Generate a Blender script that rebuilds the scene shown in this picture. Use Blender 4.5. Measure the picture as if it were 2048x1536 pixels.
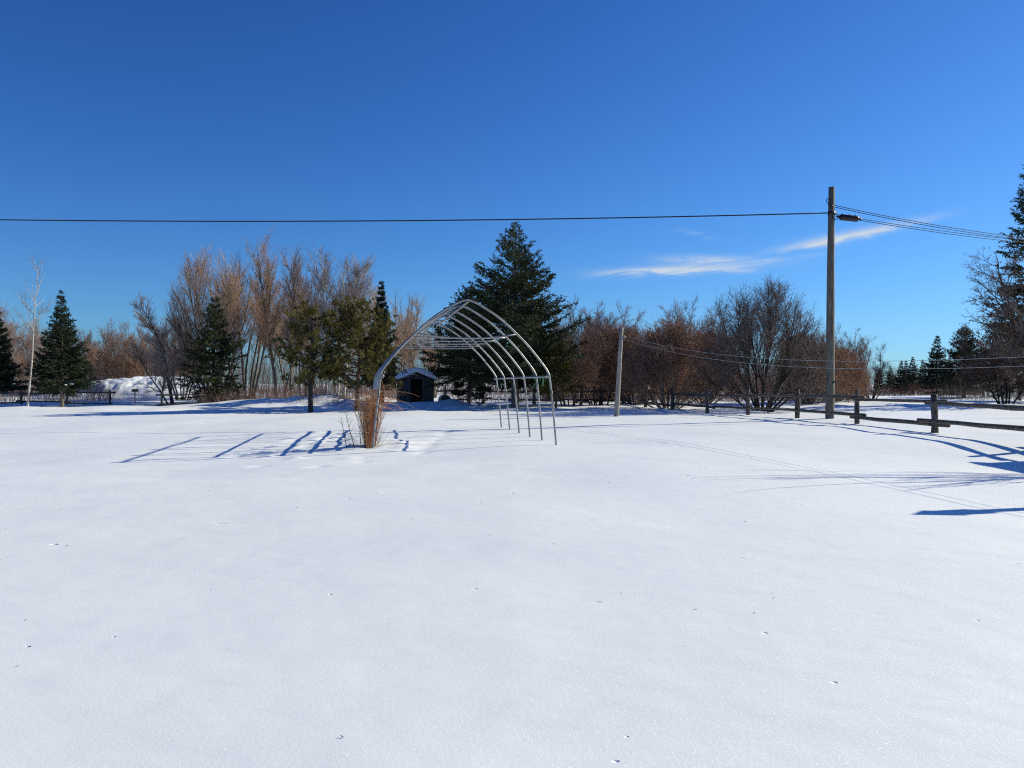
import bpy, math, random
import numpy as np

S = bpy.context.scene
for o in list(bpy.data.objects):
    bpy.data.objects.remove(o)
COL = S.collection
R = math.radians

# ------------------------------------------------------------------ camera
EYE = 1.35
F = 1538.0                       # focal length in pixels of the 2048 px wide photograph
cam_d = bpy.data.cameras.new('camera')
cam = bpy.data.objects.new('camera', cam_d)
COL.objects.link(cam)
cam_d.sensor_width = 36.0
cam_d.lens = 36.0 * F / 2048.0
cam_d.clip_start = 0.05
cam_d.clip_end = 6000.0
cam.location = (0, 0, EYE)
cam.rotation_euler = (R(90.0), 0, 0)
S.camera = cam

# ------------------------------------------------------------------ light
SUN_AZ = 24.0                    # degrees from +X towards +Y
SUN_EL = 25.5
sx = math.cos(R(SUN_AZ)) * math.cos(R(SUN_EL))
sy = math.sin(R(SUN_AZ)) * math.cos(R(SUN_EL))
sz = math.sin(R(SUN_EL))
sun_d = bpy.data.lights.new('sun', 'SUN')
sun = bpy.data.objects.new('sun', sun_d)
COL.objects.link(sun)
sun_d.energy = 5.0
sun_d.angle = R(0.42)
sun_d.color = (1.0, 0.945, 0.71)
from mathutils import Vector
sun.rotation_euler = Vector((sx, sy, sz)).to_track_quat('Z', 'Y').to_euler()

W = bpy.data.worlds.new('World')
S.world = W
W.use_nodes = True
wn, wl = W.node_tree.nodes, W.node_tree.links
wn.clear()


def wmath(op, a, b=None, c=None, clamp=False):
    n = wn.new('ShaderNodeMath'); n.operation = op; n.use_clamp = clamp
    for i, v in enumerate((a, b, c)):
        if v is None:
            continue
        if isinstance(v, (int, float)):
            n.inputs[i].default_value = v
        else:
            wl.new(v, n.inputs[i])
    return n.outputs[0]


sky = wn.new('ShaderNodeTexSky')
sky.sky_type = 'NISHITA'
sky.sun_disc = False
sky.sun_elevation = R(SUN_EL)
sky.sun_rotation = R(90.0 - SUN_AZ)
sky.altitude = 200.0
sky.air_density = 1.0
sky.dust_density = 0.2
sky.ozone_density = 2.5
# the clear winter air of the photograph: deeper blue than the model's default, its bright end held back like the camera does
sc0 = wn.new('ShaderNodeMix'); sc0.data_type = 'RGBA'; sc0.blend_type = 'MULTIPLY'
sc0.inputs[0].default_value = 1.0
sc0.inputs[7].default_value = (0.1, 0.1, 0.1, 1.0)
wl.new(sky.outputs[0], sc0.inputs[6])
gam = wn.new('ShaderNodeGamma'); gam.inputs['Gamma'].default_value = 1.5
wl.new(sc0.outputs[2], gam.inputs[0])
den = wn.new('ShaderNodeVectorMath'); den.operation = 'MULTIPLY_ADD'
den.inputs[1].default_value = (0.9, 0.9, 0.9); den.inputs[2].default_value = (1, 1, 1)
wl.new(gam.outputs[0], den.inputs[0])
div = wn.new('ShaderNodeVectorMath'); div.operation = 'DIVIDE'
wl.new(gam.outputs[0], div.inputs[0]); wl.new(den.outputs[0], div.inputs[1])
tint = wn.new('ShaderNodeVectorMath'); tint.operation = 'MULTIPLY'
tint.inputs[1].default_value = (5.7, 11.0, 18.3)
wl.new(div.outputs[0], tint.inputs[0])
tc = wn.new('ShaderNodeTexCoord')
sep = wn.new('ShaderNodeSeparateXYZ')
wl.new(tc.outputs['Generated'], sep.inputs[0])
azi = wmath('MULTIPLY', wmath('ARCTAN2', sep.outputs[0], sep.outputs[1]), 57.2958)
ele = wmath('MULTIPLY', wmath('ARCSINE', sep.outputs[2]), 57.2958)


def cirrus_noise(sa, se, tilt, seed, detail):
    ct, st = math.cos(R(tilt)), math.sin(R(tilt))
    a = wmath('ADD', wmath('MULTIPLY', azi, ct), wmath('MULTIPLY', ele, st))
    b = wmath('SUBTRACT', wmath('MULTIPLY', ele, ct), wmath('MULTIPLY', azi, st))
    cmb = wn.new('ShaderNodeCombineXYZ')
    wl.new(wmath('MULTIPLY', a, sa), cmb.inputs[0])
    wl.new(wmath('MULTIPLY', b, se), cmb.inputs[1])
    cmb.inputs[2].default_value = seed
    nz = wn.new('ShaderNodeTexNoise')
    nz.inputs['Scale'].default_value = 1.0
    nz.inputs['Detail'].default_value = detail
    nz.inputs['Roughness'].default_value = 0.65
    nz.inputs['Distortion'].default_value = 0.7
    wl.new(cmb.outputs[0], nz.inputs['Vector'])
    return nz.outputs[0]


NZ = cirrus_noise(0.24, 1.3, 6.0, 2.7, 5.0)
WARP = wmath('SUBTRACT', NZ, 0.5)
THIN = wmath('MULTIPLY', wmath('SUBTRACT', NZ, 0.30), 2.6, clamp=True)


def streak(az0, el0, half_len, half_th, tilt, gain):
    """a wisp of cirrus: azimuth and elevation of its middle, half length, half thickness, tilt, in degrees"""
    da = wmath('SUBTRACT', azi, az0)
    de = wmath('SUBTRACT', ele, el0)
    ct, st = math.cos(R(tilt)), math.sin(R(tilt))
    a = wmath('ADD', wmath('MULTIPLY', da, ct / half_len), wmath('MULTIPLY', de, st / half_len))
    b = wmath('SUBTRACT', wmath('MULTIPLY', de, ct / half_th), wmath('MULTIPLY', da, st / half_th))
    b = wmath('ADD', b, wmath('MULTIPLY', WARP, 2.6))
    m = wmath('EXPONENT', wmath('MULTIPLY', wmath('MULTIPLY_ADD', a, a, wmath('MULTIPLY', b, b)), -1.0))
    return wmath('MULTIPLY', m, gain)


cl = None
for args in ((12.8, 8.30, 4.8, 0.38, 1.0, 1.5), (14.2, 8.95, 3.2, 0.28, -3.0, 1.1), (9.4, 8.2, 2.4, 0.22, 0.5, 1.1), (19.0, 8.75, 3.2, 0.14, 3.0, 0.5),
             (22.3, 9.80, 3.0, 0.36, 8.0, 1.5), (26.0, 10.4, 2.8, 0.26, 9.0, 0.9), (13.4, 10.75, 1.0, 0.17, -14.0, 0.9),
             (55.0, 14.0, 10.0, 0.8, 8.0, 0.8)):
    s_ = streak(*args)
    cl = s_ if cl is None else wmath('ADD', cl, s_)
cl = wmath('MULTIPLY', cl, THIN)
cl = wmath('MULTIPLY', cl, 0.8, clamp=True)
mixc = wn.new('ShaderNodeMix'); mixc.data_type = 'RGBA'
wl.new(cl, mixc.inputs[0])
wl.new(tint.outputs[0], mixc.inputs[6])
mixc.inputs[7].default_value = (4.6, 5.3, 6.2, 1.0)
bg = wn.new('ShaderNodeBackground')
bg.inputs['Strength'].default_value = 0.10
wl.new(mixc.outputs[2], bg.inputs['Color'])
wo = wn.new('ShaderNodeOutputWorld')
wl.new(bg.outputs[0], wo.inputs['Surface'])

S.view_settings.view_transform = 'Standard'
S.view_settings.look = 'None'
S.view_settings.exposure = 0.34
S.view_settings.gamma = 1.0
S.view_settings.use_curve_mapping = False
S.cycles.max_bounces = 3
S.cycles.diffuse_bounces = 2
S.cycles.glossy_bounces = 1
S.cycles.transparent_max_bounces = 4
S.cycles.pixel_filter_type = 'BLACKMAN_HARRIS'
S.cycles.filter_width = 1.15
S.cycles.use_denoising = False


# ------------------------------------------------------------------ tags
def tag(o, label, cat, group=None):
    o['label'] = label
    o['category'] = cat
    if group:
        o['group'] = group
    return o


def link(name, me, parent=None, loc=None, mat=None):
    o = bpy.data.objects.new(name, me)
    COL.objects.link(o)
    if parent is not None:
        o.parent = parent
    if loc is not None:
        o.location = loc
    if mat is not None and me is not None and len(me.materials) == 0:
        me.materials.append(mat)
    return o


def empty(name, loc=(0, 0, 0), rz=0.0):
    o = bpy.data.objects.new(name, None)
    COL.objects.link(o)
    o.location = loc
    o.rotation_euler = (0, 0, rz)
    o.empty_display_size = 0.2
    return o


# ------------------------------------------------------------------ mesh tools
def npmesh(name, verts, tris=None, quads=None, rnd=None, smooth=False):
    me = bpy.data.meshes.new(name)
    verts = np.asarray(verts, np.float32).reshape(-1, 3)
    nt = 0 if tris is None else len(tris)
    nq = 0 if quads is None else len(quads)
    me.vertices.add(len(verts))
    me.vertices.foreach_set('co', verts.ravel())
    loops = []
    if nt:
        loops.append(np.asarray(tris, np.int32).ravel())
    if nq:
        loops.append(np.asarray(quads, np.int32).ravel())
    loops = np.concatenate(loops)
    me.loops.add(len(loops))
    me.loops.foreach_set('vertex_index', loops)
    me.polygons.add(nt + nq)
    starts = np.concatenate([np.arange(nt) * 3, nt * 3 + np.arange(nq) * 4]).astype(np.int32)
    me.polygons.foreach_set('loop_start', starts)
    me.polygons.foreach_set('use_smooth', np.full(nt + nq, smooth, bool))
    if rnd is not None:
        at = me.attributes.new('rnd', 'FLOAT', 'POINT')
        at.data.foreach_set('value', np.asarray(rnd, np.float32))
    me.update(calc_edges=True)
    return me


class Geo:
    def __init__(self):
        self.v, self.t, self.q, self.r, self.n = [], [], [], [], 0

    def add(self, v, t=None, q=None, r=0.5):
        v = np.asarray(v, float).reshape(-1, 3)
        self.v.append(v)
        if t is not None and len(t):
            self.t.append(np.asarray(t, np.int64).reshape(-1, 3) + self.n)
        if q is not None and len(q):
            self.q.append(np.asarray(q, np.int64).reshape(-1, 4) + self.n)
        self.r.append(np.broadcast_to(np.asarray(r, float), (len(v),)))
        self.n += len(v)
        return self

    def mesh(self, name, smooth=False):
        return npmesh(name, np.concatenate(self.v), np.concatenate(self.t) if self.t else None,
                      np.concatenate(self.q) if self.q else None, np.concatenate(self.r), smooth)


def norm(a):
    return a / np.maximum(np.linalg.norm(a, axis=-1, keepdims=True), 1e-9)


def frames(T):
    ref = np.where(np.abs(T[..., 2:3]) > 0.9, np.array([1.0, 0, 0]), np.array([0, 0, 1.0]))
    A = norm(np.cross(T, ref))
    B = np.cross(T, A)
    return A, B


def tubes(geo, P, Rr, sides=3, rnd=None, caps=False):
    """P (N,K,3) polylines, Rr (N,K) radii"""
    N, K, _ = P.shape
    T = np.empty_like(P)
    T[:, 1:-1] = P[:, 2:] - P[:, :-2]
    T[:, 0] = P[:, 1] - P[:, 0]
    T[:, -1] = P[:, -1] - P[:, -2]
    T = norm(T)
    # one reference frame for each tube keeps the rings aligned
    A, B = frames(norm(P[:, -1] - P[:, 0]))
    A = A[:, None] - T * np.sum(A[:, None] * T, -1, keepdims=True)
    A = norm(A)
    B = np.cross(T, A)
    ang = np.arange(sides) * 2 * np.pi / sides
    c, s = np.cos(ang), np.sin(ang)
    V = P[:, :, None] + Rr[:, :, None, None] * (A[:, :, None] * c[None, None, :, None] + B[:, :, None] * s[None, None, :, None])
    idx = np.arange(N * K * sides).reshape(N, K, sides)
    a = idx[:, :-1]; b = idx[:, 1:]
    a2 = np.roll(a, -1, 2); b2 = np.roll(b, -1, 2)
    q = np.stack([a, a2, b2, b], -1).reshape(-1, 4)
    tr = []
    if caps:
        for k, flip in ((0, True), (K - 1, False)):
            ring = idx[:, k]
            for j in range(1, sides - 1):
                f = [ring[:, 0], ring[:, j], ring[:, j + 1]]
                if flip:
                    f = f[::-1]
                tr.append(np.stack(f, -1))
        tr = np.concatenate(tr)
    r = 0.5 if rnd is None else np.repeat(rnd, K * sides)
    geo.add(V.reshape(-1, 3), tr if caps else None, q, r)


def cones(geo, O, D, L, rad, rnd, off=0.15):
    """three-sided shoots: base O, direction D, length L, base radius rad"""
    N = len(O)
    A, B = frames(D)
    ang = np.array([0, 2.0944, 4.1888])
    base = O[:, None] + rad[:, None, None] * (A[:, None] * np.cos(ang)[None, :, None] + B[:, None] * np.sin(ang)[None, :, None])
    base = base + (D * L[:, None] * off)[:, None]
    tip = O + D * L[:, None]
    V = np.concatenate([base, tip[:, None]], 1).reshape(-1, 3)
    i = np.arange(N) * 4
    t = np.concatenate([np.stack([i, i + 1, i + 3], -1), np.stack([i + 1, i + 2, i + 3], -1), np.stack([i + 2, i, i + 3], -1)])
    geo.add(V, t, None, np.repeat(rnd, 4))


def leaves(geo, O, size, rng, rnd):
    N = len(O)
    D = norm(rng.normal(size=(N, 3)))
    A, B = frames(D)
    s = size[:, None]
    V = np.stack([O - A * s * 0.45, O - B * s * 0.75 * 0.0 + D * 0 + B * s * -0.6, O + A * s * 0.45, O + B * s * 0.7 + D * s * 0.25], 1)
    i = np.arange(N) * 4
    geo.add(V.reshape(-1, 3), None, np.stack([i, i + 1, i + 2, i + 3], -1), np.repeat(rnd, 4))


def march(O, D, L, K, up, wander, rng):
    N = len(O)
    P = np.empty((N, K, 3)); P[:, 0] = O
    st = (L / (K - 1))[:, None]
    up = np.broadcast_to(np.asarray(up, float), (N,))[:, None]
    for k in range(1, K):
        D = norm(D + up / (K - 1) * np.array([0, 0, 1.0]) + wander * rng.normal(size=(N, 3)))
        P[:, k] = P[:, k - 1] + D * st
    return P


def along(P, i, t):
    K = P.shape[1]
    f = t * (K - 1)
    k = np.minimum(f.astype(int), K - 2)
    w = (f - k)[:, None]
    a, b = P[i, k], P[i, k + 1]
    return a * (1 - w) + b * w, norm(b - a)


def lengths(P):
    return np.linalg.norm(np.diff(P, axis=1), axis=2).sum(1)


def branch(P, Rr, n, t0, t1, ang, ratio, up, wander, K, rmax, rng, taper=0.65, tip=0.4, minlen=0.12, flat=0.0, rmin=0.0):
    """n children spread over the parents in proportion to their length"""
    L = lengths(P)
    i = rng.choice(len(P), n, p=L / L.sum())
    t = rng.uniform(t0, t1, n)
    O, T = along(P, i, t)
    A, B = frames(T)
    ph = rng.uniform(0, 2 * np.pi, n)
    a = np.radians(rng.normal(ang, ang * 0.25, n))
    side = A * np.cos(ph)[:, None] + B * np.sin(ph)[:, None]
    D = T * np.cos(a)[:, None] + side * np.sin(a)[:, None]
    D[:, 2] *= (1 - flat)
    D = norm(D)
    l = np.maximum(ratio * L[i] * (1 - taper * t) * rng.uniform(0.6, 1.25, n), minlen)
    C = march(O, D, l, K, up, wander, rng)
    rp = Rr[i, 0] * (1 - t) + Rr[i, -1] * t
    r0 = np.maximum(np.minimum(rp * 0.7, rmax), rmin)
    rr = r0[:, None] * np.linspace(1, tip, K)[None]
    return C, rr


# ------------------------------------------------------------------ materials
def mat(name):
    m = bpy.data.materials.new(name)
    m.use_nodes = True
    n, l = m.node_tree.nodes, m.node_tree.links
    b = n['Principled BSDF']
    return m, n, l, b


def ramp_rnd(name, c0, c1, c2=None, rough=0.8, spec=0.2, trans=0.0):
    """colour from the per-piece random value"""
    m, n, l, b = mat(name)
    at = n.new('ShaderNodeAttribute'); at.attribute_name = 'rnd'
    cr = n.new('ShaderNodeValToRGB')
    cr.color_ramp.elements[0].color = (*c0, 1)
    cr.color_ramp.elements[1].color = (*c1, 1)
    if c2 is not None:
        e = cr.color_ramp.elements.new(0.85); e.color = (*c1, 1)
        cr.color_ramp.elements[2].color = (*c2, 1)
    l.new(at.outputs['Fac'], cr.inputs[0])
    l.new(cr.outputs[0], b.inputs['Base Color'])
    b.inputs['Roughness'].default_value = rough
    b.inputs['Specular IOR Level'].default_value = spec
    if trans:
        tl = n.new('ShaderNodeBsdfTranslucent')
        l.new(cr.outputs[0], tl.inputs['Color'])
        mx = n.new('ShaderNodeMixShader'); mx.inputs[0].default_value = trans
        l.new(b.outputs[0], mx.inputs[1]); l.new(tl.outputs[0], mx.inputs[2])
        l.new(mx.outputs[0], n['Material Output'].inputs['Surface'])
    return m


def noisy(name, c0, c1, scale, rough=0.8, stretch=(1, 1, 1), bump=0.0, detail=5.0, spec=0.3, metal=0.0, lo=0.35, hi=0.65):
    m, n, l, b = mat(name)
    t = n.new('ShaderNodeTexCoord')
    mp = n.new('ShaderNodeMapping'); mp.inputs['Scale'].default_value = stretch
    l.new(t.outputs['Object'], mp.inputs[0])
    nz = n.new('ShaderNodeTexNoise'); nz.inputs['Scale'].default_value = scale; nz.inputs['Detail'].default_value = detail
    l.new(mp.outputs[0], nz.inputs['Vector'])
    cr = n.new('ShaderNodeValToRGB')
    cr.color_ramp.elements[0].position = lo; cr.color_ramp.elements[1].position = hi
    cr.color_ramp.elements[0].color = (*c0, 1); cr.color_ramp.elements[1].color = (*c1, 1)
    l.new(nz.outputs[0], cr.inputs[0])
    l.new(cr.outputs[0], b.inputs['Base Color'])
    b.inputs['Roughness'].default_value = rough
    b.inputs['Specular IOR Level'].default_value = spec
    b.inputs['Metallic'].default_value = metal
    if bump:
        bp = n.new('ShaderNodeBump'); bp.inputs['Distance'].default_value = bump; bp.inputs['Strength'].default_value = 1.0
        l.new(nz.outputs[0], bp.inputs['Height'])
        l.new(bp.outputs[0], b.inputs['Normal'])
    return m


M_spruce = ramp_rnd('spruce_needles', (0.028, 0.040, 0.019), (0.090, 0.102, 0.044), (0.17, 0.14, 0.065), trans=0.28)
M_fir = ramp_rnd('fir_needles', (0.016, 0.027, 0.016), (0.048, 0.064, 0.031), trans=0.2)
M_farfir = ramp_rnd('distant_needles', (0.010, 0.018, 0.012), (0.030, 0.042, 0.024))
M_pine = ramp_rnd('pine_needles', (0.12, 0.118, 0.033), (0.28, 0.235, 0.070), (0.40, 0.31, 0.105), trans=0.42)
M_larch = ramp_rnd('cedar_needles', (0.07, 0.075, 0.015), (0.17, 0.14, 0.03), (0.24, 0.16, 0.05), trans=0.35)
M_bark_grey = noisy('grey_bark', (0.07, 0.058, 0.050), (0.23, 0.195, 0.165), 9.0, 0.9, (3, 3, 0.6), 0.01)
M_bark_dark = noisy('dark_bark', (0.020, 0.016, 0.014), (0.065, 0.052, 0.044), 10.0, 0.9, (3, 3, 0.6), 0.01)
M_bark_brown = noisy('brown_bark', (0.05, 0.035, 0.026), (0.15, 0.105, 0.075), 10.0, 0.9, (3, 3, 0.6), 0.01)
M_bark_pine = noisy('reddish_pine_bark', (0.045, 0.030, 0.022), (0.13, 0.075, 0.048), 12.0, 0.9, (3, 3, 0.8), 0.012)
M_birch = noisy('birch_bark', (0.12, 0.095, 0.08), (0.46, 0.42, 0.37), 5.0, 0.7, (1.2, 1.2, 3.5), 0.004, lo=0.30, hi=0.48)
M_twig_grey = ramp_rnd('grey_twigs', (0.14, 0.11, 0.098), (0.38, 0.30, 0.26), (0.52, 0.41, 0.34))
M_twig_orange = ramp_rnd('orange_willow_twigs', (0.28, 0.185, 0.125), (0.64, 0.44, 0.29), (0.74, 0.49, 0.29))
M_twig_brown = ramp_rnd('brown_twigs', (0.12, 0.072, 0.056), (0.32, 0.20, 0.15), (0.46, 0.30, 0.22))
M_twig_dark = ramp_rnd('dark_twigs', (0.06, 0.048, 0.043), (0.19, 0.148, 0.126), (0.31, 0.24, 0.20))
M_twig_pale = ramp_rnd('pale_twigs', (0.11, 0.095, 0.085), (0.24, 0.21, 0.185), (0.33, 0.29, 0.25))
M_leaf_dry = ramp_rnd('dry_brown_leaves', (0.10, 0.050, 0.034), (0.32, 0.170, 0.105), (0.50, 0.31, 0.20), rough=0.7, trans=0.35)
M_leaf_tan = ramp_rnd('dry_tan_leaves', (0.10, 0.060, 0.042), (0.26, 0.165, 0.115), (0.36, 0.24, 0.17), rough=0.7, trans=0.3)
M_cane = ramp_rnd('red_brown_canes', (0.25, 0.105, 0.048), (0.56, 0.285, 0.13), (0.66, 0.43, 0.24), rough=0.6)
M_grass = ramp_rnd('dry_grass', (0.14, 0.085, 0.045), (0.34, 0.22, 0.12), (0.45, 0.32, 0.19))
M_galv = noisy('galvanised_steel', (0.20, 0.205, 0.21), (0.34, 0.345, 0.35), 9.0, 0.45, (1, 1, 1), 0.0, metal=0.7, spec=0.5)
M_galv2 = noisy('dull_steel_fitting', (0.10, 0.095, 0.09), (0.24, 0.22, 0.20), 30.0, 0.55, metal=0.6)
M_rail = noisy('weathered_rail_wood', (0.03, 0.026, 0.023), (0.16, 0.137, 0.118), 7.0, 0.9, (2, 2, 2), 0.012)
M_pole = noisy('weathered_pole_wood', (0.055, 0.052, 0.042), (0.19, 0.17, 0.14), 9.0, 0.85, (5, 5, 0.25), 0.008)
M_postgrey = noisy('silver_grey_wood', (0.15, 0.135, 0.12), (0.38, 0.35, 0.31), 9.0, 0.85, (6, 6, 0.25), 0.01)
M_board = noisy('dark_shed_boards', (0.018, 0.017, 0.017), (0.16, 0.148, 0.14), 5.0, 0.85, (6, 6, 0.5), 0.006, lo=0.3, hi=0.8)
M_frame = noisy('shed_frame_timber', (0.05, 0.045, 0.042), (0.14, 0.125, 0.115), 6.0, 0.85, (5, 5, 0.5), 0.004)
M_roof = noisy('old_shed_roofing', (0.03, 0.028, 0.026), (0.08, 0.07, 0.062), 5.0, 0.9, bump=0.01)
M_black = noisy('black_plastic', (0.006, 0.006, 0.007), (0.014, 0.014, 0.015), 20.0, 0.45, spec=0.4)
M_cable = noisy('cable_sheath', (0.006, 0.006, 0.007), (0.012, 0.012, 0.014), 20.0, 0.6)
M_line = noisy('pale_clothesline', (0.28, 0.28, 0.27), (0.42, 0.42, 0.41), 20.0, 0.6)
M_white = noisy('white_enamel', (0.46, 0.47, 0.47), (0.66, 0.67, 0.67), 4.0, 0.5, lo=0.3, hi=0.6)
M_twine = noisy('green_twine', (0.05, 0.19, 0.10), (0.10, 0.30, 0.17), 20.0, 0.7)
M_greypost = noisy('grey_metal_post', (0.16, 0.17, 0.18), (0.28, 0.29, 0.30), 12.0, 0.6, metal=0.3)
M_siding = noisy('painted_siding', (0.42, 0.40, 0.36), (0.55, 0.53, 0.48), 3.0, 0.7)


def snow_material(name, pits):
    m, n, l, b = mat(name)
    g = n.new('ShaderNodeNewGeometry')
    b.inputs['Roughness'].default_value = 0.55
    b.inputs['Specular IOR Level'].default_value = 0.25
    # faint tone differences of old and fresh snow
    n0 = n.new('ShaderNodeTexNoise'); n0.inputs['Scale'].default_value = 0.35; n0.inputs['Detail'].default_value = 4
    l.new(g.outputs['Position'], n0.inputs['Vector'])
    cr = n.new('ShaderNodeValToRGB')
    cr.color_ramp.elements[0].position = 0.3; cr.color_ramp.elements[1].position = 0.7
    cr.color_ramp.elements[0].color = (0.79, 0.82, 0.87, 1); cr.color_ramp.elements[1].color = (0.86, 0.87, 0.89, 1)
    l.new(n0.outputs[0], cr.inputs[0])
    l.new(cr.outputs[0], b.inputs['Base Color'])

    def mth(op, a, bb=None, clamp=False):
        k = n.new('ShaderNodeMath'); k.operation = op; k.use_clamp = clamp
        for i, v in enumerate((a, bb)):
            if v is None:
                continue
            if isinstance(v, (int, float)):
                k.inputs[i].default_value = v
            else:
                l.new(v, k.inputs[i])
        return k.outputs[0]

    def noise(scale, detail, stretch=(1, 1, 1), rot=0.0):
        mp = n.new('ShaderNodeMapping'); mp.inputs['Scale'].default_value = stretch
        mp.inputs['Rotation'].default_value = (0, 0, rot)
        l.new(g.outputs['Position'], mp.inputs[0])
        t = n.new('ShaderNodeTexNoise'); t.inputs['Scale'].default_value = scale; t.inputs['Detail'].default_value = detail
        l.new(mp.outputs[0], t.inputs['Vector'])
        return t.outputs[0]
    h = mth('MULTIPLY', noise(260.0, 2.0), 0.0009)                                   # crystals
    h = mth('ADD', h, mth('MULTIPLY', noise(45.0, 4.0), 0.0008))                     # crust
    h = mth('ADD', h, mth('MULTIPLY', noise(0.9, 3.0, (0.9, 1.15, 1), R(-14)), 0.026))  # wind-packed waves
    h = mth('ADD', h, mth('MULTIPLY', noise(6.0, 2.0, (0.7, 1.4, 1), R(-14)), 0.0020))
    if pits:
        for sc, rad, keep, dep, st in ((1.25, 0.026, 0.90, 0.020, (0.9, 1.3, 1)), (2.6, 0.012, 0.90, 0.008, (1, 1.3, 1)),
                                       (0.8, 0.034, 0.93, 0.012, (0.6, 1.9, 1))):
            mp = n.new('ShaderNodeMapping'); mp.inputs['Scale'].default_value = st
            mp.inputs['Rotation'].default_value = (0, 0, R(18))
            mp.inputs['Location'].default_value = (sc * 3.1, sc * 1.7, 0)
            l.new(g.outputs['Position'], mp.inputs[0])
            fl = n.new('ShaderNodeVectorMath'); fl.operation = 'MULTIPLY'; fl.inputs[1].default_value = (1, 1, 0)
            l.new(mp.outputs[0], fl.inputs[0])
            # uneven rims
            dn = n.new('ShaderNodeTexNoise'); dn.inputs['Scale'].default_value = 30.0
            l.new(fl.outputs[0], dn.inputs['Vector'])
            v = n.new('ShaderNodeTexVoronoi'); v.voronoi_dimensions = '2D'; v.inputs['Scale'].default_value = sc
            l.new(fl.outputs[0], v.inputs['Vector'])
            sp = n.new('ShaderNodeSeparateColor')
            l.new(v.outputs['Color'], sp.inputs[0])
            pick = mth('GREATER_THAN', sp.outputs[0], keep)
            size = mth('ADD', mth('MULTIPLY', sp.outputs[1], rad * sc * 1.2), rad * sc * 0.4)
            dist = mth('ADD', v.outputs['Distance'], mth('MULTIPLY', mth('SUBTRACT', dn.outputs[0], 0.5), rad * sc * 1.4))
            d = mth('SUBTRACT', 1.0, mth('DIVIDE', dist, size), clamp=True)
            d = mth('MULTIPLY', mth('MULTIPLY', d, pick), -dep)
            h = mth('ADD', h, d)
    bp = n.new('ShaderNodeBump'); bp.inputs['Distance'].default_value = 1.0; bp.inputs['Strength'].default_value = 1.0
    l.new(h, bp.inputs['Height'])
    l.new(bp.outputs[0], b.inputs['Normal'])
    # ice facets that catch the sun
    v = n.new('ShaderNodeTexVoronoi'); v.inputs['Scale'].default_value = 520.0
    l.new(g.outputs['Position'], v.inputs['Vector'])
    vm = n.new('ShaderNodeVectorMath'); vm.operation = 'SUBTRACT'; vm.inputs[1].default_value = (0.5, 0.5, 0.5)
    l.new(v.outputs['Color'], vm.inputs[0])
    va = n.new('ShaderNodeVectorMath'); va.operation = 'MULTIPLY_ADD'; va.inputs[1].default_value = (2.2, 2.2, 1.0)
    l.new(vm.outputs[0], va.inputs[0]); l.new(g.outputs['Normal'], va.inputs[2])
    vn = n.new('ShaderNodeVectorMath'); vn.operation = 'NORMALIZE'
    l.new(va.outputs[0], vn.inputs[0])
    gl = n.new('ShaderNodeBsdfGlossy'); gl.inputs['Roughness'].default_value = 0.28
    gl.inputs['Color'].default_value = (1, 1, 1, 1)
    l.new(vn.outputs[0], gl.inputs['Normal'])
    mx = n.new('ShaderNodeMixShader'); mx.inputs[0].default_value = 0.009
    l.new(b.outputs[0], mx.inputs[1]); l.new(gl.outputs[0], mx.inputs[2])
    l.new(mx.outputs[0], n['Material Output'].inputs['Surface'])
    return m


M_snow = snow_material('field_snow', True)
M_snowcap = noisy('snow_cap', (0.82, 0.84, 0.88), (0.88, 0.89, 0.90), 3.0, 0.6)

# ------------------------------------------------------------------ terrain
_rg = np.random.default_rng(5)
_lat = _rg.uniform(-1, 1, (64, 64))


def vnoise(x, y):
    xi = np.floor(x).astype(int); yi = np.floor(y).astype(int)
    fx, fy = x - xi, y - yi
    fx = fx * fx * (3 - 2 * fx); fy = fy * fy * (3 - 2 * fy)
    g = lambda a, b: _lat[a % 64, b % 64]
    return (g(xi, yi) * (1 - fx) + g(xi + 1, yi) * fx) * (1 - fy) + (g(xi, yi + 1) * (1 - fx) + g(xi + 1, yi + 1) * fx) * fy


def sstep(a, b, x):
    t = np.clip((x - a) / (b - a), 0, 1)
    return t * t * (3 - 2 * t)


def hill(x, y, cx, cy, rx, ry, h, rot=0.0):
    c, s = math.cos(rot), math.sin(rot)
    dx, dy = x - cx, y - cy
    a = (dx * c + dy * s) / rx; b = (-dx * s + dy * c) / ry
    return h * np.exp(-(a * a + b * b))


_bump_pts = [(_rg.normal(-3.5, 0.75), _rg.normal(17.6, 2.0), _rg.uniform(0.08, 0.20), _rg.uniform(-0.06, 0.055)) for _ in range(60)]
_trail = [(-1.9 + 0.10 * math.sin(i * 2.1), 15.9 + i * 0.42, 0.13, -0.028) for i in range(18)] + \
         [(-4.9 + 0.12 * math.sin(i * 1.7), 15.4 + i * 0.45, 0.16, 0.05 * (-1) ** i) for i in range(18)] + \
         [(-5.7 + 0.12 * math.sin(i * 2.3), 15.2 + i * 0.5, 0.16, 0.045 * (-1) ** i) for i in range(15)]


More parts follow.
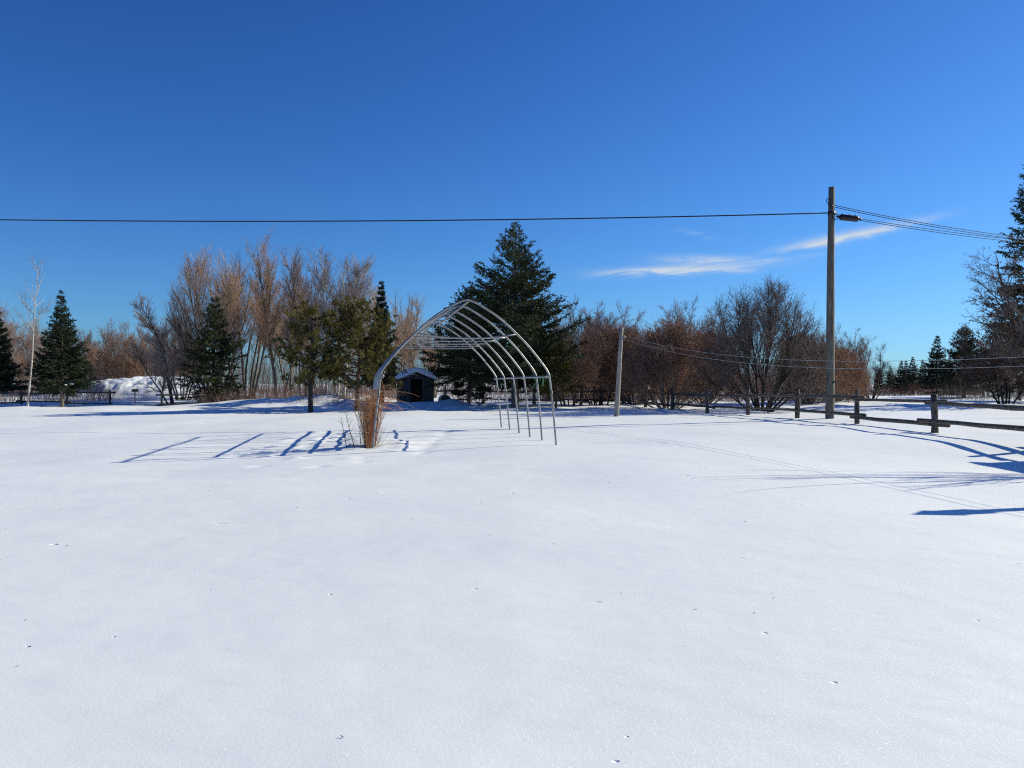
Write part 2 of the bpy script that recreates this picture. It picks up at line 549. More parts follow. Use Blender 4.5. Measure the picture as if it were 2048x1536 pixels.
def H(x, y):
    x = np.asarray(x, float); y = np.asarray(y, float)
    near = 1 - sstep(19, 30, y)
    z = -0.02 * np.minimum(np.maximum(-x, 0), 10) * near
    rgt = 0.5 * (x - 4.2 + np.sqrt((x - 4.2) ** 2 + 4.0))
    z = z - 0.046 * np.minimum(rgt, 7) * (1 - sstep(13.5, 19, y)) * sstep(3.5, 7, y)
    z = z + 0.045 * vnoise(x * 0.23 + 3, y * 0.17 + 9) * sstep(5, 12, y) + 0.026 * vnoise(x * 0.5, y * 0.55 + 5)
    # wind-carved skin in the middle distance
    rr = x * 0.97 + y * 0.24
    zz = -x * 0.24 + y * 0.97
    z = z + 0.018 * vnoise(rr * 0.55, zz * 2.4) * sstep(7, 13, y) * (1 - sstep(35, 60, y)) * (0.35 + 0.65 * (1 - sstep(-6, 4, x)))
    # trodden snow about the canes
    if np.any((np.abs(x + 3.6) < 5) & (np.abs(y - 19) < 6)):
        for bx, by, br, bh in _bump_pts + _trail:
            z = z + hill(x, y, bx, by, br, br * 1.3, bh)
    z = z + hill(x, y, -3.1, 17.6, 0.9, 1.6, 0.06)
    # drifts by the shed, banks under the willows, the ploughed heap on the left
    z = z + hill(x, y, -5.9, 44.0, 2.6, 1.7, 0.42) + hill(x, y, -3.3, 44.6, 0.8, 0.8, 0.30)
    z = z + hill(x, y, -15.5, 47.5, 4.5, 1.2, 0.42) + hill(x, y, -11.5, 48.5, 2.0, 1.5, 0.5) + hill(x, y, -9.5, 52.0, 2.0, 2.0, 0.6)
    z = z + hill(x, y, -8.6, 47.0, 1.6, 0.9, 0.18)
    # rough snow beyond the rails
    rough = sstep(36, 40, y) * (1 - sstep(75, 110, y))
    z = z + rough * (0.10 * vnoise(x * 0.6 + 7, y * 0.5) + 0.05 * vnoise(x * 1.7, y * 1.5 + 4))
    z = z + 0.8 * sstep(90, 240, y) * vnoise(x * 0.01, y * 0.01) + 0.3 * sstep(60, 120, y) * vnoise(x * 0.05, y * 0.05)
    return z


def bank(x, y):
    return 1.95 * np.tanh(hill(x, y, -34.2, 68, 3.6, 3.2, 1.5) + hill(x, y, -29.6, 68.6, 3.4, 3.0, 1.5) + hill(x, y, -38.6, 70, 3.2, 3.2, 0.55))


def h1(x, y):
    return float(H(np.array([x]), np.array([y]))[0])


def gx(u, d):
    return (u - 1024.0) / F * d


def build_ground():
    xi = np.arange(-13, 13.01, 0.095)
    far = [13.0]
    while far[-1] < 2600:
        far.append(far[-1] + max(0.08, (far[-1] - 12) * 0.075))
    far = np.array(far[1:])
    xs = np.concatenate([-far[::-1], xi, far])
    ys = [-2600, -1200, -500, -200, -80, -30, -12, -6, -3, -1.5, -0.5, 0.3, 0.9, 1.4, 1.8, 2.1]
    y = 2.3
    while y < 2600:
        ys.append(y)
        y += y * (0.012 if y < 26 else 0.014 if y < 75 else 0.06)
    ys = np.array(ys, float)
    X, Y = np.meshgrid(xs, ys)
    Z = H(X, Y)
    n, m = len(ys), len(xs)
    idx = np.arange(n * m).reshape(n, m)
    q = np.stack([idx[:-1, :-1], idx[:-1, 1:], idx[1:, 1:], idx[1:, :-1]], -1).reshape(-1, 4)
    me = npmesh('snow_ground', np.stack([X, Y, Z], -1).reshape(-1, 3), None, q, None, True)
    o = link('snow_ground', me, mat=M_snow)
    o['kind'] = 'structure'
    o['label'] = 'wide white snow covered field under low sun'


build_ground()


def build_heap():
    """the ploughed heap: clods and slumped faces laid over the smooth ground"""
    xs = np.linspace(-44, -23, 220); ys = np.linspace(60.5, 76, 120)
    X, Y = np.meshgrid(xs, ys)
    Z = H(X, Y)
    lump = 0.34 * vnoise(X * 0.55, Y * 0.5) + 0.22 * np.abs(vnoise(X * 1.3 + 5, Y * 1.2)) + 0.14 * vnoise(X * 2.6, Y * 2.4) + 0.06 * vnoise(X * 6, Y * 6)
    bk = bank(X, Y)
    hgt = sstep(0.2, 1.0, bk)
    Z = Z + bk + (lump * 0.40 + 0.05) * hgt - 0.3 * (1 - sstep(0.0, 0.25, bk)) - 0.03
    n, m = X.shape
    idx = np.arange(n * m).reshape(n, m)
    q = np.stack([idx[:-1, :-1], idx[:-1, 1:], idx[1:, 1:], idx[1:, :-1]], -1).reshape(-1, 4)
    o = link('snow_bank', npmesh('snow_bank', np.stack([X, Y, Z], -1).reshape(-1, 3), None, q, None, True), mat=M_snow)
    o['kind'] = 'structure'
    o['label'] = 'lumpy ploughed heap of snow behind the left fence gap'


build_heap()


# ------------------------------------------------------------------ bare trees
def bare_meshes(seed, stems, spec, leaf=None, sides0=7, env=None):
    """stems: (x, y, tilt deg, heading deg, length, radius, upturn). spec: levels (n, t0, t1, angle, ratio, up, wander, K, rmax).
    env: (middle height, radius, upper radius) of the crown's outline. returns trunk mesh, crown mesh, leaf mesh"""
    rng = np.random.default_rng(seed)

    def outline(Q):
        az = np.arctan2(Q[..., 1], Q[..., 0])
        wob = 1 + 0.035 * np.sin(az * 3 + seed) + 0.03 * np.sin(az * 5 + Q[..., 2] * 1.3)
        return (Q[..., 0] ** 2 + Q[..., 1] ** 2) / (env[1] * wob) ** 2 + (np.maximum(Q[..., 2] - env[0], 0) / (env[2] * wob)) ** 2
    O = np.array([(s[0], s[1], -0.15) for s in stems], float)
    D = np.array([(math.sin(R(s[2])) * math.cos(R(s[3])), math.sin(R(s[2])) * math.sin(R(s[3])), math.cos(R(s[2]))) for s in stems])
    L = np.array([s[4] for s in stems], float)
    up = np.array([s[6] for s in stems], float)
    K0 = 14
    P = march(O, D, L, K0, up, 0.045, rng)
    rad = np.array([s[5] for s in stems])[:, None] * (np.linspace(1, 0.12, K0) ** 0.9)[None]
    rad[:, 0] *= 1.25

    def clip(Q, lim):
        """branches stop just inside the outline"""
        n = Q.shape[1]
        inside = np.ones(len(Q), bool)
        for k in range(len(Q)):
            out = np.nonzero(outline(Q[k]) > lim * rng.uniform(0.9, 1.05))[0]
            if len(out):
                inside[k] = out[0] >= 2
                Q[k] = along(Q[k:k + 1].copy(), np.zeros(n, int), np.linspace(0, max(out[0] - 0.5, 1) / (n - 1), n))[0]
        return inside
    if env:
        clip(P, 0.9)
    gt, gc = Geo(), Geo()
    tubes(gt, P, rad, sides0)
    levels = [(P, rad)]
    for li, (n, t0, t1, ang, ratio, upp, wan, K, rmax) in enumerate(spec):
        src = levels[-1] if li < 2 else levels[-1]
        P2, r2 = branch(src[0], src[1], n, t0, t1, ang, ratio, upp, wan, K, rmax, rng, taper=0.65 if li == 0 else 0.4,
                        minlen=(0.5, 0.35, 0.28)[min(li, 2)], rmin=rmax * 0.55, tip=0.4 if li < 2 else 0.6)
        if env:
            ok = clip(P2, 0.95) if li == 0 else outline(P2[:, -1]) < 1.0 + 0.10 * rng.normal(size=len(P2)) ** 2
            P2, r2 = P2[ok], r2[ok]
        levels.append((P2, r2))
        if K == 2:
            d = P2[:, 1] - P2[:, 0]
            ln = np.linalg.norm(d, axis=1)
            cones(gc, P2[:, 0], d / ln[:, None], ln, r2[:, 0] * 1.25, rng.uniform(0, 1, len(P2)), 0.0)
        else:
            tubes(gt if li == 0 else gc, P2, r2, 5 if li == 0 else 3, rng.uniform(0, 1, len(P2)))
    gl = None
    if leaf:
        n, size = leaf
        P2 = levels[-1][0]
        i = rng.integers(0, len(P2), n)
        O, _ = along(P2, i, rng.uniform(0.2, 1, n))
        O = O + rng.normal(0, 0.04, O.shape)
        gl = Geo()
        leaves(gl, O, rng.uniform(0.6, 1.3, n) * size, rng, rng.uniform(0, 1, n))
    return gt.mesh('trunk', True), gc.mesh('crown'), (gl.mesh('leaves') if gl else None)


def place_tree(name, parts, mats, u, d, label, group, scale=1.0, rz=0.0, cat='tree', dz=0.0, names=('trunk', 'crown', 'leaves'), x=None):
    x = gx(u, d) if x is None else x
    t = empty(name, (x, d, h1(x, d) + dz), rz)
    t.scale = (scale, scale, scale)
    for nm, me, m in zip(names, parts, mats):
        if me is not None:
            link(nm, me, t, mat=m)
    tag(t, label, cat, group)
    return t


def fan(rng, n, tilt0, tilt1, l0, l1, r0, r1, up, spread=0.25, head=None):
    out = []
    for i in range(n):
        hd = (360.0 * i / n + rng.uniform(-25, 25)) if head is None else head[i % len(head)] + rng.uniform(-20, 20)
        out.append((spread * math.cos(R(hd)), spread * math.sin(R(hd)), rng.uniform(tilt0, tilt1), hd, rng.uniform(l0, l1), rng.uniform(r0, r1), up))
    return out


def dome(rng, n, tilt0, tilt1, l0, l1, r0, r1, up, spread=0.3, pw=0.5):
    """stems from one stool, evenly fanned: long in the middle, shorter outward"""
    out = []
    for i in range(n):
        q = ((i + 0.5) / n) ** pw
        hd = i * 137.5 + rng.uniform(-15, 15)
        ln = (l0 + (l1 - l0) * (1 - q * q)) * rng.uniform(0.92, 1.08)
        out.append((spread * q * math.cos(R(hd)), spread * q * math.sin(R(hd)), tilt0 + (tilt1 - tilt0) * q, hd, ln, rng.uniform(r0, r1), up))
    return out


ORD = ('first', 'second', 'third', 'fourth', 'fifth', 'sixth', 'seventh', 'eighth')
rr_ = random.Random(3)
POPLAR = [(75, 0.24, 0.98, 28, 0.42, 0.45, 0.08, 7, 0.034), (1250, 0.2, 1.0, 34, 0.46, 0.45, 0.11, 3, 0.011),
          (8500, 0.1, 1.0, 40, 0.72, 0.3, 0.13, 2, 0.0065)]
GROUP_POP = 'tall bare trees behind the pines'

# the big willow clump
st = dome(rr_, 14, 2, 30, 11.6, 12.4, 0.07, 0.115, 0.28, 0.6, 0.8)
will1 = bare_meshes(11, st, [(170, 0.28, 0.92, 20, 0.60, 0.22, 0.07, 9, 0.036), (2300, 0.25, 1.0, 36, 0.44, 0.35, 0.13, 3, 0.010),
                             (15000, 0.1, 1.0, 42, 0.70, 0.25, 0.15, 2, 0.0065)], env=(6.8, 3.8, 5.3))
place_tree('willow_tree', will1, (M_bark_grey, M_twig_orange), 430, 55, 'broad bare willow with orange tinted twigs, tallest clump left of the pines', None, 0.93)
st = dome(rr_, 6, 2, 14, 10.2, 11.6, 0.08, 0.12, 0.2, 0.5)
will2 = bare_meshes(12, st, [(110, 0.30, 0.95, 28, 0.34, 0.35, 0.09, 7, 0.028), (1400, 0.25, 1.0, 36, 0.46, 0.35, 0.13, 3, 0.010),
                             (8500, 0.1, 1.0, 42, 0.70, 0.25, 0.15, 2, 0.0065)])
place_tree('willow_tree', will2, (M_bark_grey, M_twig_orange), 494, 60, 'bare willow of upright stems just right of the tallest willow clump', None)
st = dome(rr_, 8, 5, 26, 5.5, 8.0, 0.05, 0.08, 0.2, 0.5)
will3 = bare_meshes(13, st, [(120, 0.2, 0.95, 32, 0.44, 0.3, 0.09, 6, 0.026), (1300, 0.2, 1.0, 36, 0.5, 0.3, 0.12, 3, 0.011),
                             (14450, 0.1, 1.0, 40, 0.72, 0.2, 0.13, 2, 0.007)])
place_tree('willow_tree', will3, (M_bark_grey, M_twig_brown), 366, 62, 'shorter brown bare willow spreading left below the tallest clump', None)
# upright poplars and birches
pop1 = bare_meshes(21, [(0, 0, 2, 160, 11.4, 0.13, 0.05), (0.5, 0.3, 5, 20, 10.0, 0.09, 0.1)], POPLAR)
pop2 = bare_meshes(22, [(0, 0, 2, 40, 11.0, 0.12, 0.05), (-0.5, 0.2, 6, 190, 9.4, 0.08, 0.1), (0.4, -0.3, 5, 300, 8.6, 0.07, 0.1)], POPLAR)
bir1 = bare_meshes(23, [(0, 0, 4, 200, 11.2, 0.105, 0.05), (0.55, 0.2, 7, 10, 10.4, 0.09, 0.12)], POPLAR)
bir2 = bare_meshes(24, [(0, 0, 3, 30, 10.6, 0.10, 0.05)], POPLAR)
place_tree('poplar_tree', pop1, (M_bark_grey, M_twig_orange), 551, 58, 'tall bare grey poplar between the willows and the left pine', GROUP_POP)
place_tree('poplar_tree', pop2, (M_bark_grey, M_twig_grey), 614, 60, 'tall bare poplar rising straight behind the left pine', GROUP_POP, 0.99)
place_tree('birch_tree', bir1, (M_birch, M_twig_grey), 660, 54, 'white stemmed birch pair standing between the two pines', GROUP_POP, 0.92)
place_tree('birch_tree', bir2, (M_birch, M_twig_grey), 688, 57, 'single white birch close behind the right pine', GROUP_POP, 0.96, 1.0)
place_tree('poplar_tree', (pop1[0], pop1[1]), (M_bark_grey, M_twig_grey), 583, 66, 'grey poplar further back between the left pine and the poplar beside it', GROUP_POP, 0.98, 2.2)
place_tree('poplar_tree', (pop2[0], pop2[1]), (M_bark_grey, M_twig_grey), 722, 66, 'bare tree whose top shows over the right pine', GROUP_POP, 0.76, 2.9)
# leaning tree by the left fence gap
lean = bare_meshes(31, [(0, 0, 10, 172, 7.2, 0.115, 0.03), (-0.25, 0.1, 30, 175, 4.6, 0.06, 0.35), (-0.1, -0.1, 4, 20, 3.4, 0.03, 0.1)],
                   [(70, 0.2, 0.98, 34, 0.34, 0.5, 0.07, 6, 0.028), (700, 0.12, 1.0, 36, 0.5, 0.4, 0.1, 5, 0.011), (7820, 0.1, 1.0, 38, 0.66, 0.2, 0.12, 2, 0.006)])
place_tree('leaning_tree', lean, (M_bark_dark, M_twig_grey), 346, 50, 'small dark bare tree leaning left beside the fence gap', None)
# thin white birch at the left
thin = bare_meshes(34, [(0, 0, 6, 0, 8.3, 0.055, 0.06)], [(24, 0.42, 0.98, 40, 0.30, 0.55, 0.08, 6, 0.016), (120, 0.2, 1.0, 40, 0.45, 0.4, 0.12, 5, 0.007), (330, 0.2, 1.0, 42, 0.5, 0.2, 0.13, 3, 0.0045)])
place_tree('birch_sapling', thin, (M_birch, M_twig_pale), 55, 44, 'thin pale birch with few twigs left of the narrow fir', None)

# shrubby trees with dried leaves on the right
st = dome(rr_, 19, 5, 64, 5.4, 5.8, 0.035, 0.062, 0.32, 0.45, 0.75)
crab1 = bare_meshes(41, st, [(200, 0.18, 0.9, 30, 0.75, 0.12, 0.08, 8, 0.022), (2600, 0.32, 1.0, 44, 0.46, 0.1, 0.13, 3, 0.010), (17000, 0.1, 1.0, 48, 0.66, 0.05, 0.15, 2, 0.0065)],
                    leaf=(17000, 0.06), env=(2.3, 2.9, 2.75))
place_tree('crab_apple_tree', crab1, (M_bark_grey, M_twig_brown, M_leaf_dry), 1334, 43, 'round spreading crab apple hung with dry brown leaves, right of the clothesline post', None)
st = dome(rr_, 20, 3, 58, 7.4, 7.8, 0.042, 0.068, 0.16, 0.4, 0.68)
crab2 = bare_meshes(42, st, [(200, 0.22, 0.85, 24, 0.78, 0.12, 0.07, 9, 0.026), (3000, 0.38, 1.0, 42, 0.46, 0.15, 0.12, 3, 0.010), (13500, 0.1, 1.0, 44, 0.62, 0.1, 0.14, 2, 0.0065)],
                    leaf=(3500, 0.05), env=(3.0, 3.25, 3.85))
place_tree('hawthorn_tree', crab2, (M_bark_dark, M_twig_dark, M_leaf_dry), 1522, 39, 'many stemmed dark bare tree with rounded crown left of the utility pole', None, 1.0)
place_tree('crab_apple_tree', crab1, (M_bark_grey, M_twig_brown, M_leaf_dry), 1268, 50, 'brown leaved crab apple directly behind the clothesline post', 'brown shrubby trees behind the rails', 1.08, 2.0)
place_tree('crab_apple_tree', crab1, (M_bark_grey, M_twig_brown, M_leaf_dry), 1410, 53, 'brown leaved crab apple in the gap between the two spreading trees', 'brown shrubby trees behind the rails', 1.02, 4.0)
place_tree('crab_apple_tree', crab1, (M_bark_grey, M_twig_brown, M_leaf_dry), 1618, 52, 'brown leaved crab apple just left of the utility pole', 'brown shrubby trees behind the rails', 0.98, 1.1)
place_tree('crab_apple_tree', crab1, (M_bark_grey, M_twig_brown, M_leaf_dry), 1672, 58, 'brown leaved crab apple showing right of the utility pole', 'brown shrubby trees behind the rails', 0.85, 5.2)
st = dome(rr_, 9, 3, 24, 4.5, 6.2, 0.04, 0.065, 0.2, 0.7)
shr = bare_meshes(43, st, [(110, 0.15, 0.97, 32, 0.40, 0.35, 0.08, 6, 0.022), (1100, 0.12, 1.0, 36, 0.5, 0.25, 0.11, 5, 0.010), (12750, 0.1, 1.0, 40, 0.66, 0.1, 0.13, 2, 0.0065)], leaf=(1500, 0.055))
GS = 'bare brown thicket trees between the big spruce and the clothesline post'
for k, (u, d, s, rz) in enumerate(((1140, 46, 0.95, 0.3), (1168, 57, 1.2, 2.2), (1196, 52, 1.0, 4.1), (1222, 60, 1.18, 5.3))):
    place_tree('thicket_tree', shr, (M_bark_brown, M_twig_brown, M_leaf_dry), u, d, 'bare brown thicket tree, %s from the largest spruce towards the clothesline post' % ORD[k], GS, s, rz)
GS2 = 'bare tree tops above the brown crab apples'
for k, (u, d, s, rz) in enumerate(((1362, 72, 1.42, 0.9), (1392, 76, 1.50, 3.3))):
    place_tree('background_tree', shr, (M_bark_brown, M_twig_brown, None), u, d, ('left', 'right')[k] + ' one of the two bare tree tops above the brown crab apples', GS2, s, rz)
place_tree('background_tree', shr, (M_bark_brown, M_twig_brown, None), 1690, 66, 'bare tree with upright twigs furthest right in the thicket beside the utility pole', None, 1.0, 1.9)
# little vase-shaped tree beyond the field rails
vase = bare_meshes(44, dome(rr_, 7, 12, 42, 3.2, 4.2, 0.05, 0.075, 0.3, 0.12), [(45, 0.25, 0.97, 36, 0.4, 0.3, 0.1, 6, 0.022), (320, 0.15, 1.0, 40, 0.45, 0.15, 0.12, 5, 0.010), (3060, 0.1, 1.0, 42, 0.60, 0.0, 0.13, 2, 0.007)])
place_tree('small_bare_tree', vase, (M_bark_dark, M_bark_dark), 1743, 62, 'small dark vase shaped bare tree right of the utility pole', None)
# bare tree with hanging leaves at the right edge
oak = bare_meshes(45, [(0, 0, 9, 20, 9.5, 0.16, 0.05), (-0.2, 0.1, 22, 175, 9.6, 0.11, 0.25), (-0.2, -0.1, 32, 190, 8.0, 0.09, 0.3)],
                  [(60, 0.22, 0.97, 48, 0.44, 0.15, 0.08, 7, 0.045), (620, 0.15, 1.0, 40, 0.42, 0.1, 0.12, 5, 0.014), (7140, 0.1, 1.0, 42, 0.60, -0.1, 0.13, 2, 0.007)], leaf=(2600, 0.07))
place_tree('bare_tree', oak, (M_bark_dark, M_twig_dark, M_leaf_tan), 2094, 46, 'tall bare tree with sparse hanging twigs in front of the right edge spruce', None, 0.98)
beech = bare_meshes(46, fan(rr_, 6, 8, 40, 4.4, 6.0, 0.05, 0.08, 0.3, 0.3), [(80, 0.2, 0.97, 45, 0.42, 0.1, 0.09, 6, 0.024), (700, 0.15, 1.0, 42, 0.45, 0.0, 0.12, 5, 0.010), (6800, 0.1, 1.0, 42, 0.60, -0.1, 0.13, 2, 0.007)], leaf=(16000, 0.085))
place_tree('oak_tree', beech, (M_bark_dark, M_twig_dark, M_leaf_tan), 2010, 50, 'low oak full of dry tan leaves at the right edge', None, 1.05)
place_tree('oak_tree', beech, (M_bark_dark, M_twig_dark, M_leaf_tan), 1976, 82, 'tan leaved oak tucked beside the dark fir', None, 1.15, 2.0)
# behind the shed
GB = 'bare brown trees behind the shed'
for k, (u, d, s, rz) in enumerate(((782, 74, 0.95, 3.0), (800, 66, 0.80, 0.5), (838, 62, 0.60, 2.5), (868, 70, 0.62, 4.4))):
    place_tree('background_tree', will2, (M_bark_grey, M_twig_orange), u, d, 'bare brown tree behind the shed, %s of four from the left' % ORD[k], GB, s, rz)


# ------------------------------------------------------------------ conifers
def conifer(seed, Hh, rad, base, nb, ntw, nsh, power=0.9, droop=-12, top=45, shoot=(0.16, 0.026), tr=0.15, ragged=0.25, tip_up=0.35, stemless=0.0):
    rng = np.random.default_rng(seed)
    gt, gc = Geo(), Geo()
    K = 12
    T = np.zeros((1, K, 3)); T[0, :, 2] = np.linspace(-0.2, Hh, K)
    T[0, 1:, 0] += np.cumsum(rng.normal(0, 0.012, K - 1)); T[0, 1:, 1] += np.cumsum(rng.normal(0, 0.012, K - 1))
    tubes(gt, T, (tr * np.linspace(1.15, 0.04, K))[None], 8)
    f = rng.uniform(0, 1, nb) ** 0.9                     # 0 at the crown base, 1 at the tip
    f = np.sort(f)
    az = np.arange(nb) * 2.39996 + rng.normal(0, 0.5, nb)
    # boughs grouped in whorls
    f = np.clip(np.round(f * Hh * 2.2) / (Hh * 2.2) + rng.normal(0, 0.008, nb), 0, 0.995)
    prof = (1 - f) ** power * np.minimum(1, 0.55 + f * 6)
    Lb = rad * prof * (1 + ragged * rng.normal(size=nb)) + 0.10
    Lb = np.clip(Lb, 0.06, rad * 1.35)
    el = np.radians(droop + (top - droop) * f ** 1.3 + rng.normal(0, 6, nb))
    O, _ = along(T, np.zeros(nb, int), (base + f * (Hh - base) + 0.2) / (Hh + 0.2))
    D = np.stack([np.cos(az) * np.cos(el), np.sin(az) * np.cos(el), np.sin(el)], -1)
    B = march(O, D, Lb, 6, tip_up, 0.05, rng)
    tubes(gt, B, (np.clip(Lb * 0.013, 0.006, 0.04)[:, None] * np.linspace(1, 0.2, 6)[None]), 3)
    # side twigs, flat along the boughs
    i = rng.choice(nb, ntw, p=Lb ** 1.35 / (Lb ** 1.35).sum())
    t = rng.uniform(0.12, 1.0, ntw) ** 0.8
    O, Tn = along(B, i, t)
    hz = norm(np.cross(Tn, np.array([0, 0, 1.0])))
    sgn = rng.choice([-1.0, 1.0], ntw)[:, None]
    a = np.radians(rng.normal(52, 10, ntw))[:, None]
    D = norm(Tn * np.cos(a) + hz * sgn * np.sin(a) + np.array([0, 0, 1.0]) * rng.normal(-0.12, 0.22, ntw)[:, None])
    Lt = np.clip(Lb[i] * 0.42 * (1.05 - t) + 0.10, 0.08, 0.95) * rng.uniform(0.6, 1.2, ntw)
    TW = march(O, D, Lt, 3, -0.05, 0.06, rng)
    # shoots covered in needles
    allP = [B[:, 2:], TW]
    w = np.concatenate([lengths(B[:, 2:]), lengths(TW) * 1.2])
    pick = rng.choice(len(w), nsh, p=w / w.sum())
    O = np.empty((nsh, 3)); Tn = np.empty((nsh, 3))
    mb = pick < nb
    tt = rng.uniform(0.0, 1.0, nsh)
    if mb.any():
        O[mb], Tn[mb] = along(allP[0], pick[mb], tt[mb])
    O[~mb], Tn[~mb] = along(TW, pick[~mb] - nb, tt[~mb])
    A, Bq = frames(Tn)
    ph = rng.uniform(0, 2 * np.pi, nsh)
    a = np.radians(rng.normal(38, 14, nsh))
    D = norm(Tn * np.cos(a)[:, None] + (A * np.cos(ph)[:, None] + Bq * np.sin(ph)[:, None]) * np.sin(a)[:, None])
    rn = rng.uniform(0, 1, nb)
    owner = np.where(mb, np.minimum(pick, nb - 1), i[np.clip(pick - nb, 0, ntw - 1)])
    cones(gc, O, D, shoot[0] * rng.uniform(0.6, 1.3, nsh), shoot[1] * rng.uniform(0.7, 1.25, nsh),
          np.clip(0.55 * rn[owner] + 0.45 * rng.uniform(0, 1, nsh), 0, 1))
    return gt.mesh('trunk', True), gc.mesh('crown')


def pine(seed, Hh, rad, base, nb, ntuft, per, tr, lean=0.0):
    """jack pine: open irregular crown of needle tufts"""
    rng = np.random.default_rng(seed)
    gt, gc = Geo(), Geo()
    K = 12
    T = np.zeros((1, K, 3)); T[0, :, 2] = np.linspace(-0.2, Hh, K)
    T[0, :, 0] = np.cumsum(rng.normal(lean, 0.03, K)); T[0, :, 1] = np.cumsum(rng.normal(0, 0.03, K))
    T[0, :, :2] -= T[0, 0, :2]
    tubes(gt, T, (tr * np.linspace(1.15, 0.12, K))[None], 8)
    f = rng.uniform(0, 1, nb)
    az = rng.uniform(0, 2 * np.pi, nb)
    prof = np.interp(f, [0, 0.12, 0.35, 0.6, 0.8, 1.0], [0.65, 0.95, 1.0, 0.85, 0.62, 0.22])
    Lb = rad * prof * rng.uniform(0.55, 1.2, nb)
    el = np.radians(-4 + 42 * f + rng.normal(0, 11, nb))
    O, _ = along(T, np.zeros(nb, int), (base + f * (Hh - base) * 0.98 + 0.2) / (Hh + 0.2))
    D = np.stack([np.cos(az) * np.cos(el), np.sin(az) * np.cos(el), np.sin(el)], -1)
    B = march(O, D, Lb, 7, 0.35, 0.10, rng)
    rb = np.clip(Lb * 0.016, 0.008, 0.05)[:, None] * np.linspace(1, 0.25, 7)[None]
    tubes(gt, B, rb, 4)
    TW, rt = branch(B, rb, nb * 9, 0.3, 1.0, 45, 0.36, 0.35, 0.12, 4, 0.012, rng)
    tubes(gt, TW, rt, 3)
    T3, r3 = branch(TW, rt, nb * 26, 0.2, 1.0, 42, 0.55, 0.35, 0.12, 3, 0.008, rng, minlen=0.10)
    src = T3
    i = rng.integers(0, len(src), ntuft)
    O, Tn = along(src, i, rng.uniform(0.45, 1.0, ntuft))
    rn = rng.uniform(0, 1, ntuft)
    O = np.repeat(O, per, 0) + rng.normal(0, 0.018, (ntuft * per, 3)); Tn = np.repeat(Tn, per, 0); rn = np.repeat(rn, per)
    D = norm(Tn * 0.9 + np.array([0, 0, 0.25]) + rng.normal(0, 0.55, O.shape))
    n = len(O)
    cones(gc, O, D, rng.uniform(0.08, 0.17, n), rng.uniform(0.014, 0.025, n), np.clip(0.7 * rn + 0.3 * rng.uniform(0, 1, n), 0, 1))
    return gt.mesh('trunk', True), gc.mesh('crown')


spr_big = conifer(101, 10.5, 4.05, 1.75, 330, 6500, 46000, power=0.88, droop=-7, top=42, shoot=(0.20, 0.030), tr=0.19, ragged=0.24)
place_tree('spruce_tree', spr_big, (M_bark_grey, M_spruce), 1030, 44, 'largest spruce, tall and dark, behind the hoop frame', None)
spr_mid = conifer(102, 7.4, 3.0, 1.55, 300, 4200, 30000, power=0.8, droop=-14, shoot=(0.19, 0.030), tr=0.14, ragged=0.28)
place_tree('spruce_tree', spr_mid, (M_bark_grey, M_spruce), 938, 48, 'lower spruce leaning out on the left of the largest spruce', None, 0.98)
place_tree('spruce_tree', (spr_mid[0], spr_mid[1]), (M_bark_grey, M_spruce), 1068, 46, 'lower spruce close against the right side of the largest spruce', None, 0.72, 2.0)
fir1 = conifer(103, 6.9, 1.95, 0.95, 290, 3600, 26000, power=1.15, droop=-10, top=55, shoot=(0.15, 0.026), tr=0.11, ragged=0.13)
T_FIR = place_tree('fir_tree', fir1, (M_bark_grey, M_fir), 124, 46, 'narrow pointed dark fir behind the left fence', None)
T_EDGE = place_tree('fir_tree', (fir1[0], fir1[1]), (M_bark_grey, M_spruce), -8, 50, 'dark fir cut off by the left edge of the picture', None, 0.94, 1.5)
spr_in = conifer(104, 7.1, 1.75, 0.4, 220, 2800, 17000, power=0.75, droop=-16, shoot=(0.18, 0.028), tr=0.13, ragged=0.45)
place_tree('spruce_tree', spr_in, (M_bark_dark, M_spruce), 428, 50.8, 'ragged dark spruce in the middle of the willow clump', None)
nar = conifer(105, 8.4, 1.25, 1.0, 330, 3000, 22000, power=0.9, droop=-10, top=50, shoot=(0.15, 0.026), tr=0.12, ragged=0.14)
place_tree('spruce_tree', nar, (M_bark_dark, M_fir), 761, 50, 'slim pointed spruce rising behind the right pine', None, 0.93)
pin1 = pine(111, 5.45, 1.75, 1.25, 64, 2500, 7, 0.115)
place_tree('pine_tree', pin1, (M_bark_dark, M_pine), 622, 37.5, 'left pine with a straight dark trunk and open yellow green crown', None)
pin2 = pine(112, 5.2, 2.25, 0.95, 95, 4600, 7, 0.11, 0.02)
place_tree('pine_tree', pin2, (M_bark_pine, M_pine), 712, 38.5, 'fuller right pine with reddish trunk behind the canes', None, 1.0, 0.6)
place_tree('pine_tree', (pin1[0], pin1[1]), (M_bark_dark, M_pine), 766, 44, 'darker pine reaching over the left side of the shed roof', None, 0.66, 2.4)
ced = conifer(106, 3.9, 1.25, 0.5, 120, 1300, 7000, power=0.5, droop=5, top=50, shoot=(0.16, 0.020), tr=0.07, ragged=0.3)
place_tree('cedar_tree', ced, (M_bark_brown, M_larch), 1112, 43, 'small yellow green cedar at the right foot of the largest spruce', None)


